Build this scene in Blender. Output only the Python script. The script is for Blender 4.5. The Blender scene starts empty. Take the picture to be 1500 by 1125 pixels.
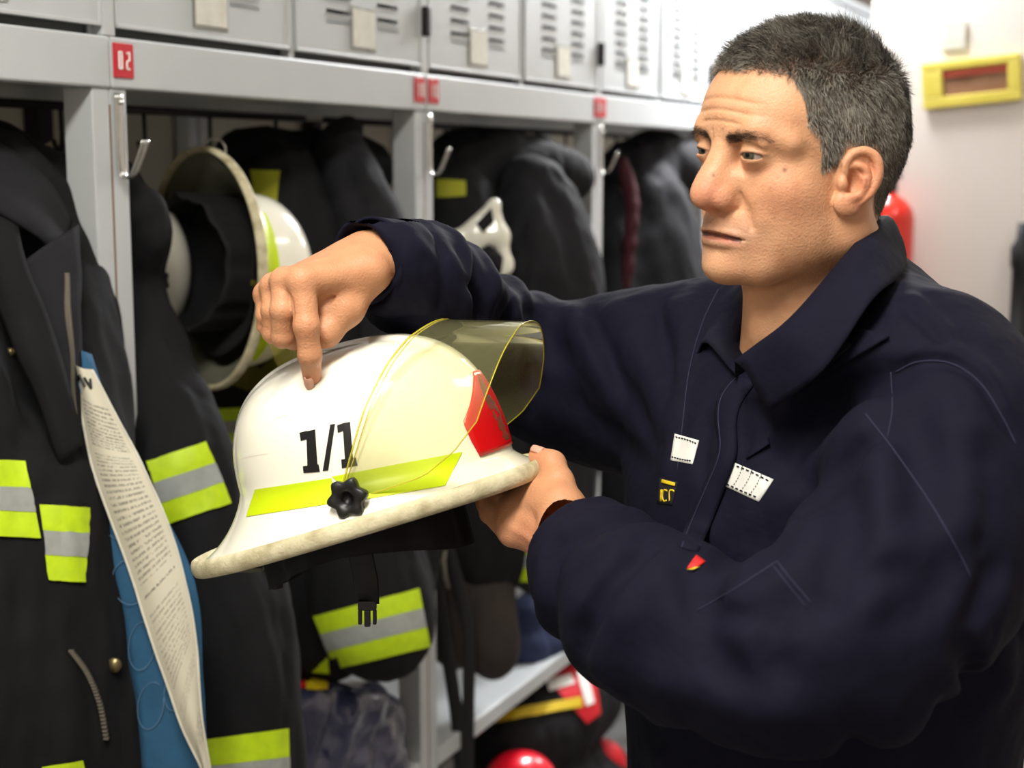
import bpy, bmesh, math, random
import numpy as np
from mathutils import Vector, Matrix
from mathutils.bvhtree import BVHTree

random.seed(7)
rng = np.random.default_rng(7)
SC = bpy.context.scene
COL = SC.collection
F = 2200.0                                   # focal length in pixels of the 1500 px wide frame
TILT = math.atan(318.0 / F)
CAMZ = 1.65

# ------------------------------------------------------------------ camera, world, lamps, exposure
cam_d = bpy.data.cameras.new('camera')
cam = bpy.data.objects.new('camera', cam_d)
COL.objects.link(cam)
cam.location = (0, 0, CAMZ)
cam.rotation_euler = (math.pi / 2 - TILT, 0, 0)
cam_d.sensor_width = 36.0
cam_d.lens = F / 1500 * 36.0
cam_d.clip_start = 0.05
cam_d.dof.use_dof = True
cam_d.dof.focus_distance = 1.36
cam_d.dof.aperture_fstop = 5.2
SC.camera = cam

world = bpy.data.worlds.new('world')
SC.world = world
world.use_nodes = True
world.node_tree.nodes['Background'].inputs[0].default_value = (0.9, 0.95, 1.0, 1)
world.node_tree.nodes['Background'].inputs[1].default_value = 0.15
SC.view_settings.view_transform = 'Standard'
SC.view_settings.look = 'None'
SC.view_settings.gamma = 1.0
SC.view_settings.exposure = 0.25
SC.view_settings.use_curve_mapping = False


def area_lamp(name, loc, target, size, power, color, size_y=None):
    d = bpy.data.lights.new(name, 'AREA')
    d.shape = 'RECTANGLE'
    d.size = size
    d.size_y = size_y or size
    d.energy = power
    d.color = color
    o = bpy.data.objects.new(name, d)
    COL.objects.link(o)
    o.location = loc
    o.rotation_euler = (Vector(target) - Vector(loc)).to_track_quat('-Z', 'Y').to_euler()
    return o

# ------------------------------------------------------------------ pixel of the 1500x1125 frame -> point at depth Y


def P(px, py, Y):
    cx, cy = (px - 750) / F, (562.5 - py) / F
    d = np.array([cx, math.cos(TILT) + cy * math.sin(TILT), cy * math.cos(TILT) - math.sin(TILT)])
    d = d * (Y / d[1])
    return np.array([d[0], d[1], d[2] + CAMZ])


# ------------------------------------------------------------------ object helpers
def link(o, parent=None):
    COL.objects.link(o)
    if parent is not None:
        o.parent = parent
        o.matrix_parent_inverse = Matrix.Identity(4)
    return o


def tag(o, label=None, cat=None, group=None, kind=None):
    if label: o['label'] = label
    if cat: o['category'] = cat
    if group: o['group'] = group
    if kind: o['kind'] = kind
    return o


def thing(name, label, cat, loc=(0, 0, 0), group=None):
    o = bpy.data.objects.new(name, None)
    o.empty_display_size = 0.05
    COL.objects.link(o)
    o.location = tuple(float(a) for a in loc)
    return tag(o, label, cat, group)


def mesh_obj(name, verts, faces, mat, parent=None, smooth=True, col=None, uv=None):
    """world-space verts; a parent's location is taken off."""
    verts = np.asarray(verts, dtype=np.float64)
    if parent is not None:
        off = np.zeros(3)
        q = parent
        while q is not None:
            off += np.array(q.location)
            q = q.parent
        verts = verts - off
    me = bpy.data.meshes.new(name)
    me.from_pydata(verts.tolist(), [], [tuple(int(i) for i in f) for f in faces] if not isinstance(faces, np.ndarray) else faces.tolist())
    if smooth:
        me.polygons.foreach_set('use_smooth', [True] * len(me.polygons))
    if col is not None:
        a = me.color_attributes.new('col', 'FLOAT_COLOR', 'POINT')
        c = np.ones((len(verts), 4), dtype=np.float32)
        c[:, :3] = col
        a.data.foreach_set('color', c.ravel())
    if uv is not None:
        l = me.uv_layers.new(name='uv')
        vi = np.zeros(len(me.loops), dtype=np.int32)
        me.loops.foreach_get('vertex_index', vi)
        l.data.foreach_set('uv', np.asarray(uv, dtype=np.float32)[vi].ravel())
    if mat: me.materials.append(mat)
    o = bpy.data.objects.new(name, me)
    return link(o, parent)


class MB:
    """collects shapes, builds ONE mesh"""
    def __init__(s): s.v = []; s.f = []

    def add(s, v, f):
        b = len(s.v)
        s.v.extend([tuple(float(a) for a in p) for p in v])
        s.f.extend([tuple(int(i) + b for i in q) for q in f])
        return s

    def box(s, fr, lo, hi, bev=0.0):
        """fr maps local (a,b,c) to world; chamfered box"""
        lo = np.array(lo, float); hi = np.array(hi, float)
        if bev <= 0:
            vs = [(x, y, z) for x in (lo[0], hi[0]) for y in (lo[1], hi[1]) for z in (lo[2], hi[2])]
            fs = [(0, 1, 3, 2), (4, 6, 7, 5), (0, 4, 5, 1), (2, 3, 7, 6), (0, 2, 6, 4), (1, 5, 7, 3)]
            return s.add([fr(*v) for v in vs], fs)
        bm = bmesh.new()
        bmesh.ops.create_cube(bm, size=1)
        for v in bm.verts:
            for i in range(3):
                v.co[i] = lo[i] if v.co[i] < 0 else hi[i]
        bmesh.ops.bevel(bm, geom=list(bm.edges), offset=bev, segments=2, affect='EDGES', profile=0.5)
        bm.verts.index_update()
        vs = [fr(*v.co) for v in bm.verts]
        fs = [[v.index for v in f.verts] for f in bm.faces]
        bm.free()
        return s.add(vs, fs)

    def tube(s, pts, rad, n=10, cap=True, flat=1.0, up=None):
        pts = [np.array(p, float) for p in pts]
        m = len(pts)
        rad = [rad] * m if np.isscalar(rad) else rad
        rings = []
        prev = None
        for i, p in enumerate(pts):
            t = pts[min(i + 1, m - 1)] - pts[max(i - 1, 0)]
            t = t / (np.linalg.norm(t) + 1e-12)
            if prev is None:
                a = np.array(up if up is not None else ((0, 0, 1) if abs(t[2]) < 0.9 else (1, 0, 0)), float)
            else:
                a = prev
            a = a - t * np.dot(a, t); a /= np.linalg.norm(a) + 1e-12
            b = np.cross(t, a)
            prev = a
            rings.append([p + rad[i] * (math.cos(q) * a + flat * math.sin(q) * b) for q in np.linspace(0, 2 * math.pi, n, endpoint=False)])
        v = [q for r in rings for q in r]
        f = []
        for i in range(m - 1):
            for j in range(n):
                k = (j + 1) % n
                f.append((i * n + j, i * n + k, (i + 1) * n + k, (i + 1) * n + j))
        if cap:
            f.append(tuple(range(n - 1, -1, -1)))
            f.append(tuple((m - 1) * n + j for j in range(n)))
        return s.add(v, f)

    def build(s, name, mat, parent=None, smooth=False, col=None):
        return mesh_obj(name, s.v, s.f, mat, parent, smooth, col)


def ident(a, b, c): return np.array([a, b, c])


def auto_smooth(o, ang=0.6):
    me = o.data
    me.polygons.foreach_set('use_smooth', [True] * len(me.polygons))
    me.set_sharp_from_angle(angle=ang)
    return o


def spline(pts, n=8):
    """Catmull-Rom through points (any dimension)"""
    p = np.array(pts, float)
    p = np.vstack([2 * p[0] - p[1], p, 2 * p[-1] - p[-2]])
    out = []
    for i in range(1, len(p) - 2):
        for t in np.linspace(0, 1, n, endpoint=False):
            a, b, c, d = p[i - 1:i + 3]
            out.append(0.5 * (2 * b + (c - a) * t + (2 * a - 5 * b + 4 * c - d) * t * t + (3 * b - a - 3 * c + d) * t ** 3))
    out.append(p[-2])
    return np.array(out)


def grid_sheet(G, thick=0.0, closed=False):
    """G: (n,m,3) grid of points -> verts, faces (+ back side when thick)"""
    n, m, _ = G.shape
    v = G.reshape(-1, 3)
    f = []
    mm = m if closed else m - 1
    for i in range(n - 1):
        for j in range(mm):
            k = (j + 1) % m
            f.append((i * m + j, i * m + k, (i + 1) * m + k, (i + 1) * m + j))
    f = np.array(f)
    if thick == 0: return v, f
    du = np.gradient(G, axis=0); dv = np.gradient(G, axis=1)
    if closed: dv = np.roll(G, -1, 1) - np.roll(G, 1, 1)
    nn = np.cross(du, dv); nn /= np.linalg.norm(nn, axis=2, keepdims=True) + 1e-12
    v2 = (G - nn * thick).reshape(-1, 3)
    N = len(v)
    fb = f[:, ::-1] + N
    side = []
    for j in range(mm):
        k = (j + 1) % m
        side.append((j, j + N, k + N, k)); a = (n - 1) * m
        side.append((a + j, a + k, a + k + N, a + j + N))
    if not closed:
        for i in range(n - 1):
            a, b = i * m, (i + 1) * m
            side.append((a, b, b + N, a + N)); side.append((a + m - 1, a + m - 1 + N, b + m - 1 + N, b + m - 1))
    return np.vstack([v, v2]), np.vstack([f, fb, np.array(side)])


# ------------------------------------------------------------------ signed distance fields, meshed by surface nets
class Field:
    def __init__(s, lo, hi, h):
        s.lo = np.array(lo, float); s.h = h
        s.n = np.ceil((np.array(hi, float) - s.lo) / h).astype(int) + 1
        s.d = np.full(s.n, 1.0, dtype=np.float32)

    def _sub(s, c0, c1):
        i0 = np.clip(np.floor((np.minimum(c0, c1) - s.lo) / s.h).astype(int), 0, s.n)
        i1 = np.clip(np.ceil((np.maximum(c0, c1) - s.lo) / s.h).astype(int) + 1, 0, s.n)
        if np.any(i1 <= i0): return None, None
        ax = [(s.lo[k] + s.h * np.arange(i0[k], i1[k])).astype(np.float32) for k in range(3)]
        X, Y, Z = np.meshgrid(*ax, indexing='ij', sparse=True)
        return (slice(i0[0], i1[0]), slice(i0[1], i1[1]), slice(i0[2], i1[2])), (X, Y, Z)

    def put(s, lo, hi, fn, k=0.005, op='u'):
        pad = k * 1.5 + 4 * s.h
        sl, g = s._sub(np.array(lo) - pad, np.array(hi) + pad)
        if sl is None: return
        b = fn(*g).astype(np.float32)
        a = s.d[sl]
        if op == 'u':
            t = np.clip(0.5 + 0.5 * (a - b) / k, 0, 1)
            s.d[sl] = a * (1 - t) + b * t - k * t * (1 - t)
        elif op == 's':
            b = -b
            t = np.clip(0.5 - 0.5 * (a - b) / k, 0, 1)
            s.d[sl] = a * (1 - t) + b * t + k * t * (1 - t)
        elif op == 'a':                         # additive displacement, b is an amount of growth
            s.d[sl] = a - b

    def ell(s, c, r, k=0.005, op='u', R=None):
        c = np.array(c, float); r = np.array(r, float)
        R = np.eye(3) if R is None else np.array(R)      # columns = local axes
        ext = np.sqrt(((R * r[None, :]) ** 2).sum(1))

        def fn(X, Y, Z):
            x, y, z = X - c[0], Y - c[1], Z - c[2]
            a = (x * R[0, 0] + y * R[1, 0] + z * R[2, 0]) / r[0]
            b = (x * R[0, 1] + y * R[1, 1] + z * R[2, 1]) / r[1]
            e = (x * R[0, 2] + y * R[1, 2] + z * R[2, 2]) / r[2]
            k0 = np.sqrt(a * a + b * b + e * e)
            k1 = np.sqrt((a / r[0]) ** 2 + (b / r[1]) ** 2 + (e / r[2]) ** 2) + 1e-9
            return k0 * (k0 - 1) / k1
        s.put(c - ext, c + ext, fn, k, op)

    def cap(s, a, b, ra, rb=None, k=0.005, op='u'):
        a = np.array(a, float); b = np.array(b, float); rb = ra if rb is None else rb
        ab = b - a; L = np.dot(ab, ab) + 1e-12
        rm = max(ra, rb)

        def fn(X, Y, Z):
            x, y, z = X - a[0], Y - a[1], Z - a[2]
            t = np.clip((x * ab[0] + y * ab[1] + z * ab[2]) / L, 0, 1)
            return np.sqrt((x - t * ab[0]) ** 2 + (y - t * ab[1]) ** 2 + (z - t * ab[2]) ** 2) - (ra + (rb - ra) * t)
        s.put(np.minimum(a, b) - rm, np.maximum(a, b) + rm, fn, k, op)

    def path(s, pts, rad, k=0.005, op='u', n=5):
        pts = spline(pts, n)
        m = len(pts)
        rad = np.interp(np.linspace(0, 1, m), np.linspace(0, 1, len(rad)), rad) if not np.isscalar(rad) else [rad] * m
        for i in range(m - 1):
            s.cap(pts[i], pts[i + 1], rad[i], rad[i + 1], k, op)

    def ridge(s, pts, w, amp, n=6):
        """a crease or a fold: gaussian growth (amp>0) or groove (amp<0) along a path"""
        pts = spline(pts, n) if len(pts) > 1 else np.array(pts, float)
        m = len(pts)
        lo, hi = pts.min(0) - 3 * w, pts.max(0) + 3 * w
        sl, g = s._sub(lo, hi)
        if sl is None: return
        X, Y, Z = g
        best = None
        for i in range(max(m - 1, 1)):
            a = pts[i]; b = pts[min(i + 1, m - 1)]
            ab = b - a; L = np.dot(ab, ab) + 1e-12
            x, y, z = X - a[0], Y - a[1], Z - a[2]
            t = np.clip((x * ab[0] + y * ab[1] + z * ab[2]) / L, 0, 1)
            d2 = (x - t * ab[0]) ** 2 + (y - t * ab[1]) ** 2 + (z - t * ab[2]) ** 2
            u = (i + t) / max(m - 1, 1)
            val = np.exp(-d2 / (2 * (w * 0.5) ** 2)) * (np.clip(np.minimum(u, 1 - u) * 5 + 0.15, 0, 1) if m > 1 else 1)
            best = val if best is None else np.maximum(best, val)
        s.d[sl] -= (amp * best).astype(np.float32)

    def mesh(s, smooth=1):
        d = s.d
        nx, ny, nz = d.shape
        ins = d < 0
        cs = [(i, j, k) for i in (0, 1) for j in (0, 1) for k in (0, 1)]
        cnt = np.zeros((nx - 1, ny - 1, nz - 1), dtype=np.int8)
        for i, j, k in cs: cnt += ins[i:nx - 1 + i, j:ny - 1 + j, k:nz - 1 + k]
        act = (cnt > 0) & (cnt < 8)
        idx = np.argwhere(act)
        val = np.stack([d[idx[:, 0] + i, idx[:, 1] + j, idx[:, 2] + k] for i, j, k in cs], 1).astype(np.float64)
        acc = np.zeros((len(idx), 3)); num = np.zeros(len(idx))
        C = np.array(cs, float)
        for a in range(8):
            for b in range(a + 1, 8):
                if np.abs(C[a] - C[b]).sum() != 1: continue
                va, vb = val[:, a], val[:, b]
                m = (va < 0) != (vb < 0)
                t = np.where(m, va / np.where(m, va - vb, 1), 0)
                p = C[a][None] + t[:, None] * (C[b] - C[a])[None]
                acc += np.where(m[:, None], p, 0); num += m
        v = s.lo + s.h * (idx + acc / num[:, None])
        vid = np.full(act.shape, -1, dtype=np.int64)
        vid[act] = np.arange(len(idx))
        faces = []
        for ax in range(3):
            sa = [slice(None)] * 3; sb = [slice(None)] * 3
            sa[ax] = slice(0, -1); sb[ax] = slice(1, None)
            A, B = ins[tuple(sa)], ins[tuple(sb)]
            for flip in (False, True):
                e = np.argwhere((A & ~B) if not flip else (~A & B))
                o1, o2 = (ax + 1) % 3, (ax + 2) % 3
                ok = (e[:, o1] > 0) & (e[:, o2] > 0) & (e[:, o1] < d.shape[o1] - 1) & (e[:, o2] < d.shape[o2] - 1)
                e = e[ok]
                q = []
                for da, db in ((1, 1), (0, 1), (0, 0), (1, 0)):
                    c = e.copy(); c[:, o1] -= da; c[:, o2] -= db
                    q.append(vid[c[:, 0], c[:, 1], c[:, 2]])
                q = np.stack(q, 1)
                if flip: q = q[:, ::-1]
                faces.append(q)
        f = np.vstack(faces)
        f = f[(f >= 0).all(1)]
        for _ in range(smooth):
            v = relax(v, f, 0.5)
        return v, f

    def sample(s, p):
        q = (np.asarray(p) - s.lo) / s.h
        i = np.clip(np.round(q).astype(int), 0, s.n - 1)
        return s.d[i[:, 0], i[:, 1], i[:, 2]]


def relax(v, f, w=0.5):
    acc = np.zeros_like(v); n = np.zeros(len(v))
    for a in range(4):
        b = (a + 1) % 4
        np.add.at(acc, f[:, a], v[f[:, b]]); np.add.at(n, f[:, a], 1)
        np.add.at(acc, f[:, b], v[f[:, a]]); np.add.at(n, f[:, b], 1)
    return v * (1 - w) + w * acc / np.maximum(n, 1)[:, None]


def vnormals(v, f):
    n = np.cross(v[f[:, 2]] - v[f[:, 0]], v[f[:, 3]] - v[f[:, 1]])
    acc = np.zeros_like(v)
    for a in range(4): np.add.at(acc, f[:, a], n)
    return acc / (np.linalg.norm(acc, axis=1, keepdims=True) + 1e-12)


def vnoise(p, scale, seed=0):
    """smooth value noise on points, -1..1"""
    q = np.asarray(p) * scale + 31.7 + seed * 17.13
    i = np.floor(q).astype(np.int64); t = q - i; t = t * t * (3 - 2 * t)
    out = np.zeros(len(q))
    for a in (0, 1):
        for b in (0, 1):
            for c in (0, 1):
                hsh = (i[:, 0] + a) * 73856093 ^ (i[:, 1] + b) * 19349663 ^ (i[:, 2] + c) * 83492791 ^ seed * 2654435
                r = ((hsh * 1103515245 + 12345) & 0x7fffffff) / 0x7fffffff * 2 - 1
                out += r * (t[:, 0] if a else 1 - t[:, 0]) * (t[:, 1] if b else 1 - t[:, 1]) * (t[:, 2] if c else 1 - t[:, 2])
    return out


def blob(p, c, r):
    """gaussian weight of points around c with radii r"""
    q = (p - np.array(c)) / np.array(r)
    return np.exp(-(q * q).sum(1))


def lin(r, g, b):
    f = lambda c: ((c / 255 + 0.055) / 1.055) ** 2.4 if c > 10.3 else c / 255 / 12.92
    return (f(r), f(g), f(b))


# ------------------------------------------------------------------ materials
def mat(name, color, rough=0.5, metal=0.0, noise=None, bump=None, coat=0.0, sss=0.0, attr=False, sheen=0.0,
        trans=0.0, ior=1.45, spec=0.5, weave=None, emit=None):
    """noise=(scale, amount, second colour); bump=(scale, strength, distance)"""
    m = bpy.data.materials.new(name); m.use_nodes = True
    nt = m.node_tree; N = nt.nodes; L = nt.links
    b = N['Principled BSDF']
    b.inputs['Base Color'].default_value = (*color, 1)
    b.inputs['Roughness'].default_value = rough
    b.inputs['Metallic'].default_value = metal
    b.inputs['IOR'].default_value = ior
    b.inputs['Specular IOR Level'].default_value = spec
    b.inputs['Coat Weight'].default_value = coat
    b.inputs['Coat Roughness'].default_value = 0.08
    b.inputs['Sheen Weight'].default_value = sheen
    b.inputs['Transmission Weight'].default_value = trans
    if emit:
        b.inputs['Emission Color'].default_value = (*color, 1)
        b.inputs['Emission Strength'].default_value = emit
    tc = N.new('ShaderNodeTexCoord')
    out = None
    if attr:
        a = N.new('ShaderNodeVertexColor'); a.layer_name = 'col'
        out = a.outputs['Color']
    if noise:
        t = N.new('ShaderNodeTexNoise'); t.inputs['Scale'].default_value = noise[0]; t.inputs['Detail'].default_value = 5
        L.new(tc.outputs['Object'], t.inputs['Vector'])
        r = N.new('ShaderNodeValToRGB'); r.color_ramp.elements[0].position = 0.35; r.color_ramp.elements[1].position = 0.7
        L.new(t.outputs['Fac'], r.inputs['Fac'])
        mx = N.new('ShaderNodeMix'); mx.data_type = 'RGBA'
        ml = N.new('ShaderNodeMath'); ml.operation = 'MULTIPLY'; ml.inputs[1].default_value = noise[1]
        L.new(r.outputs['Color'], ml.inputs[0]); L.new(ml.outputs[0], mx.inputs['Factor'])
        if out is not None: L.new(out, mx.inputs[6])
        else: mx.inputs[6].default_value = (*color, 1)
        mx.inputs[7].default_value = (*noise[2], 1)
        out = mx.outputs[2]
    if out is not None: L.new(out, b.inputs['Base Color'])
    h = None
    if bump:
        t = N.new('ShaderNodeTexNoise'); t.inputs['Scale'].default_value = bump[0]; t.inputs['Detail'].default_value = 4
        L.new(tc.outputs['Object'], t.inputs['Vector'])
        bp = N.new('ShaderNodeBump'); bp.inputs['Strength'].default_value = bump[1]; bp.inputs['Distance'].default_value = bump[2]
        L.new(t.outputs['Fac'], bp.inputs['Height'])
        h = bp.outputs['Normal']
    if weave:
        w = N.new('ShaderNodeTexVoronoi'); w.inputs['Scale'].default_value = weave[0]
        L.new(tc.outputs['Object'], w.inputs['Vector'])
        bp2 = N.new('ShaderNodeBump'); bp2.inputs['Strength'].default_value = weave[1]; bp2.inputs['Distance'].default_value = 0.0004
        L.new(w.outputs['Distance'], bp2.inputs['Height'])
        if h is not None: L.new(h, bp2.inputs['Normal'])
        h = bp2.outputs['Normal']
    if h is not None: L.new(h, b.inputs['Normal'])
    if sss:
        b.inputs['Subsurface Weight'].default_value = sss
        b.inputs['Subsurface Radius'].default_value = (1.0, 0.35, 0.2)
        b.inputs['Subsurface Scale'].default_value = 0.006
    return m


M = {}
M['steel'] = mat('grey painted steel', lin(194, 198, 200), 0.36, 0.15, noise=(9, 0.25, lin(176, 182, 184)), bump=(160, 0.08, 0.0006))
M['steel_dark'] = mat('shadow gap steel', lin(70, 74, 74), 0.5, 0.3)  # darkened steel colour, stands in for shade in gaps and slots
M['chrome'] = mat('bright metal', lin(190, 190, 185), 0.25, 0.9)
M['rust'] = mat('rusty joint', lin(120, 86, 60), 0.8)
M['iron'] = mat('dark iron', lin(40, 38, 40), 0.5, 0.6)
M['red_plate'] = mat('red plastic plate', lin(196, 30, 45), 0.4)
M['white_print'] = mat('white print', lin(235, 232, 228), 0.5)
M['black_print'] = mat('black print', lin(12, 12, 14), 0.4)
M['card'] = mat('paper card', lin(222, 220, 208), 0.6, noise=(40, 0.6, lin(196, 194, 178)))
M['clear'] = mat('clear plastic', (0.95, 0.95, 0.9), 0.15, trans=0.85)
M['wall'] = mat('warm white plaster', lin(228, 219, 210), 0.8, noise=(2.5, 0.3, lin(214, 203, 196)), bump=(40, 0.1, 0.002))
M['panel'] = mat('beige back panel', lin(196, 190, 172), 0.6, noise=(6, 0.3, lin(172, 166, 150)))
M['floor'] = mat('grey floor paint', lin(120, 116, 112), 0.5, noise=(5, 0.4, lin(96, 92, 90)))
M['ceil'] = mat('white ceiling', lin(235, 233, 228), 0.9)
M['rubber'] = mat('black rubber', lin(22, 24, 26), 0.55)
# ================================================================== ROOM
TH = math.atan(1000.0 / F)
RD = np.array([math.sin(TH), math.cos(TH), 0.0])       # along the locker row, away from the camera
RW = np.array([-math.cos(TH), math.sin(TH), 0.0])      # into the lockers
O = P(160, 129, 1.87)                                   # foot of the beam at the first post
ZB = float(O[2])                                        # underside of the beam
O = np.array([O[0], O[1], 0.0])
BAY = 0.825


def R(u, v, z): return O + RD * u + RW * v + np.array([0, 0, z])


def quad_wall(name, a, b, z0, z1, m, t=0.1, side=1):
    """vertical wall slab from plan point a to b, thickened to one side"""
    a = np.array([a[0], a[1], 0.0]); b = np.array([b[0], b[1], 0.0])
    d = b - a; L = np.linalg.norm(d); d /= L
    nrm = np.array([-d[1], d[0], 0]) * side
    mb = MB().box(lambda x, y, z: a + d * x + nrm * y + np.array([0, 0, z]), (0, 0, z0), (L, t, z1))
    o = mb.build(name, m)
    return tag(o, kind='structure')


def row2(u, v):
    p = R(u, v, 0); return (p[0], p[1])


CEIL = 2.75
c = [R(-3.0, 1.0, 0), R(8.5, 1.0, 0), R(8.5, -3.3, 0), R(-3.0, -3.3, 0)]
tag(mesh_obj('floor', c, [(0, 1, 2, 3)], M['floor'], smooth=False), kind='structure')
tag(mesh_obj('ceiling', [p + np.array([0, 0, CEIL]) for p in c], [(3, 2, 1, 0)], M['ceil'], smooth=False), kind='structure')
quad_wall('wall_left', row2(-3.0, 0.62), row2(8.5, 0.62), 0, CEIL, M['wall'], side=1)
quad_wall('wall_back', row2(8.0, 1.0), row2(8.0, -3.3), 0, CEIL, M['wall'], side=1)
quad_wall('wall_right', row2(-3.0, -3.0), row2(8.0, -3.0), 0, CEIL, M['wall'], side=-1)
quad_wall('wall_front', row2(-2.7, 1.0), row2(-2.7, -3.3), 0, CEIL, M['wall'], side=-1)
# the white partition on the right, its edge behind the man's head
pa = P(1268, 300, 4.02); pb = P(2250, 300, 3.2)
quad_wall('wall_partition', (pa[0], pa[1]), (pb[0], pb[1]), 0, CEIL, M['wall'], t=0.12, side=1)
wd = (pb - pa); wd[2] = 0; wd /= np.linalg.norm(wd)
wn = np.array([wd[1], -wd[0], 0])                       # towards the camera


def W(s, z, out=0.0):
    """a point on the partition: s metres right of its edge"""
    return np.array([pa[0], pa[1], 0]) + wd * s + wn * out + np.array([0, 0, z])


def wall_at(px, py):
    """s, z on the partition of a pixel"""
    lo, hi = 3.0, 5.0
    for _ in range(40):
        m_ = (lo + hi) / 2
        q = P(px, py, m_)
        if np.dot(q - np.array([pa[0], pa[1], q[2]]), wn) > 0: lo = m_
        else: hi = m_
    q = P(px, py, lo)
    return float(np.dot(q - np.array([pa[0], pa[1], 0]), wd)), float(q[2])


# ---- ceiling lamps (real fixtures: housing, tubes, diffuser frame)
M['lamp_body'] = mat('white lamp body', lin(235, 235, 235), 0.5)


def ceiling_lamp(u, v, power, color, label, ln=1.25):
    base = R(u, v, CEIL - 0.06)
    t = thing('ceiling_lamp', label, 'ceiling lamp', base, 'fluorescent ceiling lamps')
    fr = lambda a, b, c_: base + RD * a - RW * b + np.array([0, 0, c_])
    MB().box(fr, (-ln / 2 - .03, -.16, 0), (ln / 2 + .03, .16, .06), 0.006).build('lamp_housing', M['lamp_body'], t)
    e = mat('lit tube', color, 0.4, emit=3.0)
    for s in (-.07, .07):
        MB().tube([fr(-ln / 2, s, -.016), fr(ln / 2, s, -.016)], 0.013, 12).build('tube', e, t, True)
    lp = area_lamp('lamp_light', base + np.array([0, 0, -.035]), base - np.array([0, 0, 1]), ln, power, color, .28)
    lp.rotation_euler = (0, 0, math.pi / 2 - TH)
    lp.location = (0, 0, -.035); lp.parent = t
    return t


WARM = (1.0, 0.965, 0.88); COOL = (0.97, 0.98, 1.0)
ceiling_lamp(-1.3, -0.80, 42, WARM, 'white fluorescent ceiling lamp nearest behind the camera')
ceiling_lamp(1.2, -1.6, 9, WARM, 'white fluorescent ceiling lamp above the man')
ceiling_lamp(2.85, -0.27, 95, COOL, 'white fluorescent ceiling lamp over the far lockers')
ceiling_lamp(5.2, -0.9, 60, COOL, 'white fluorescent ceiling lamp at the far end of the row')

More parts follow.
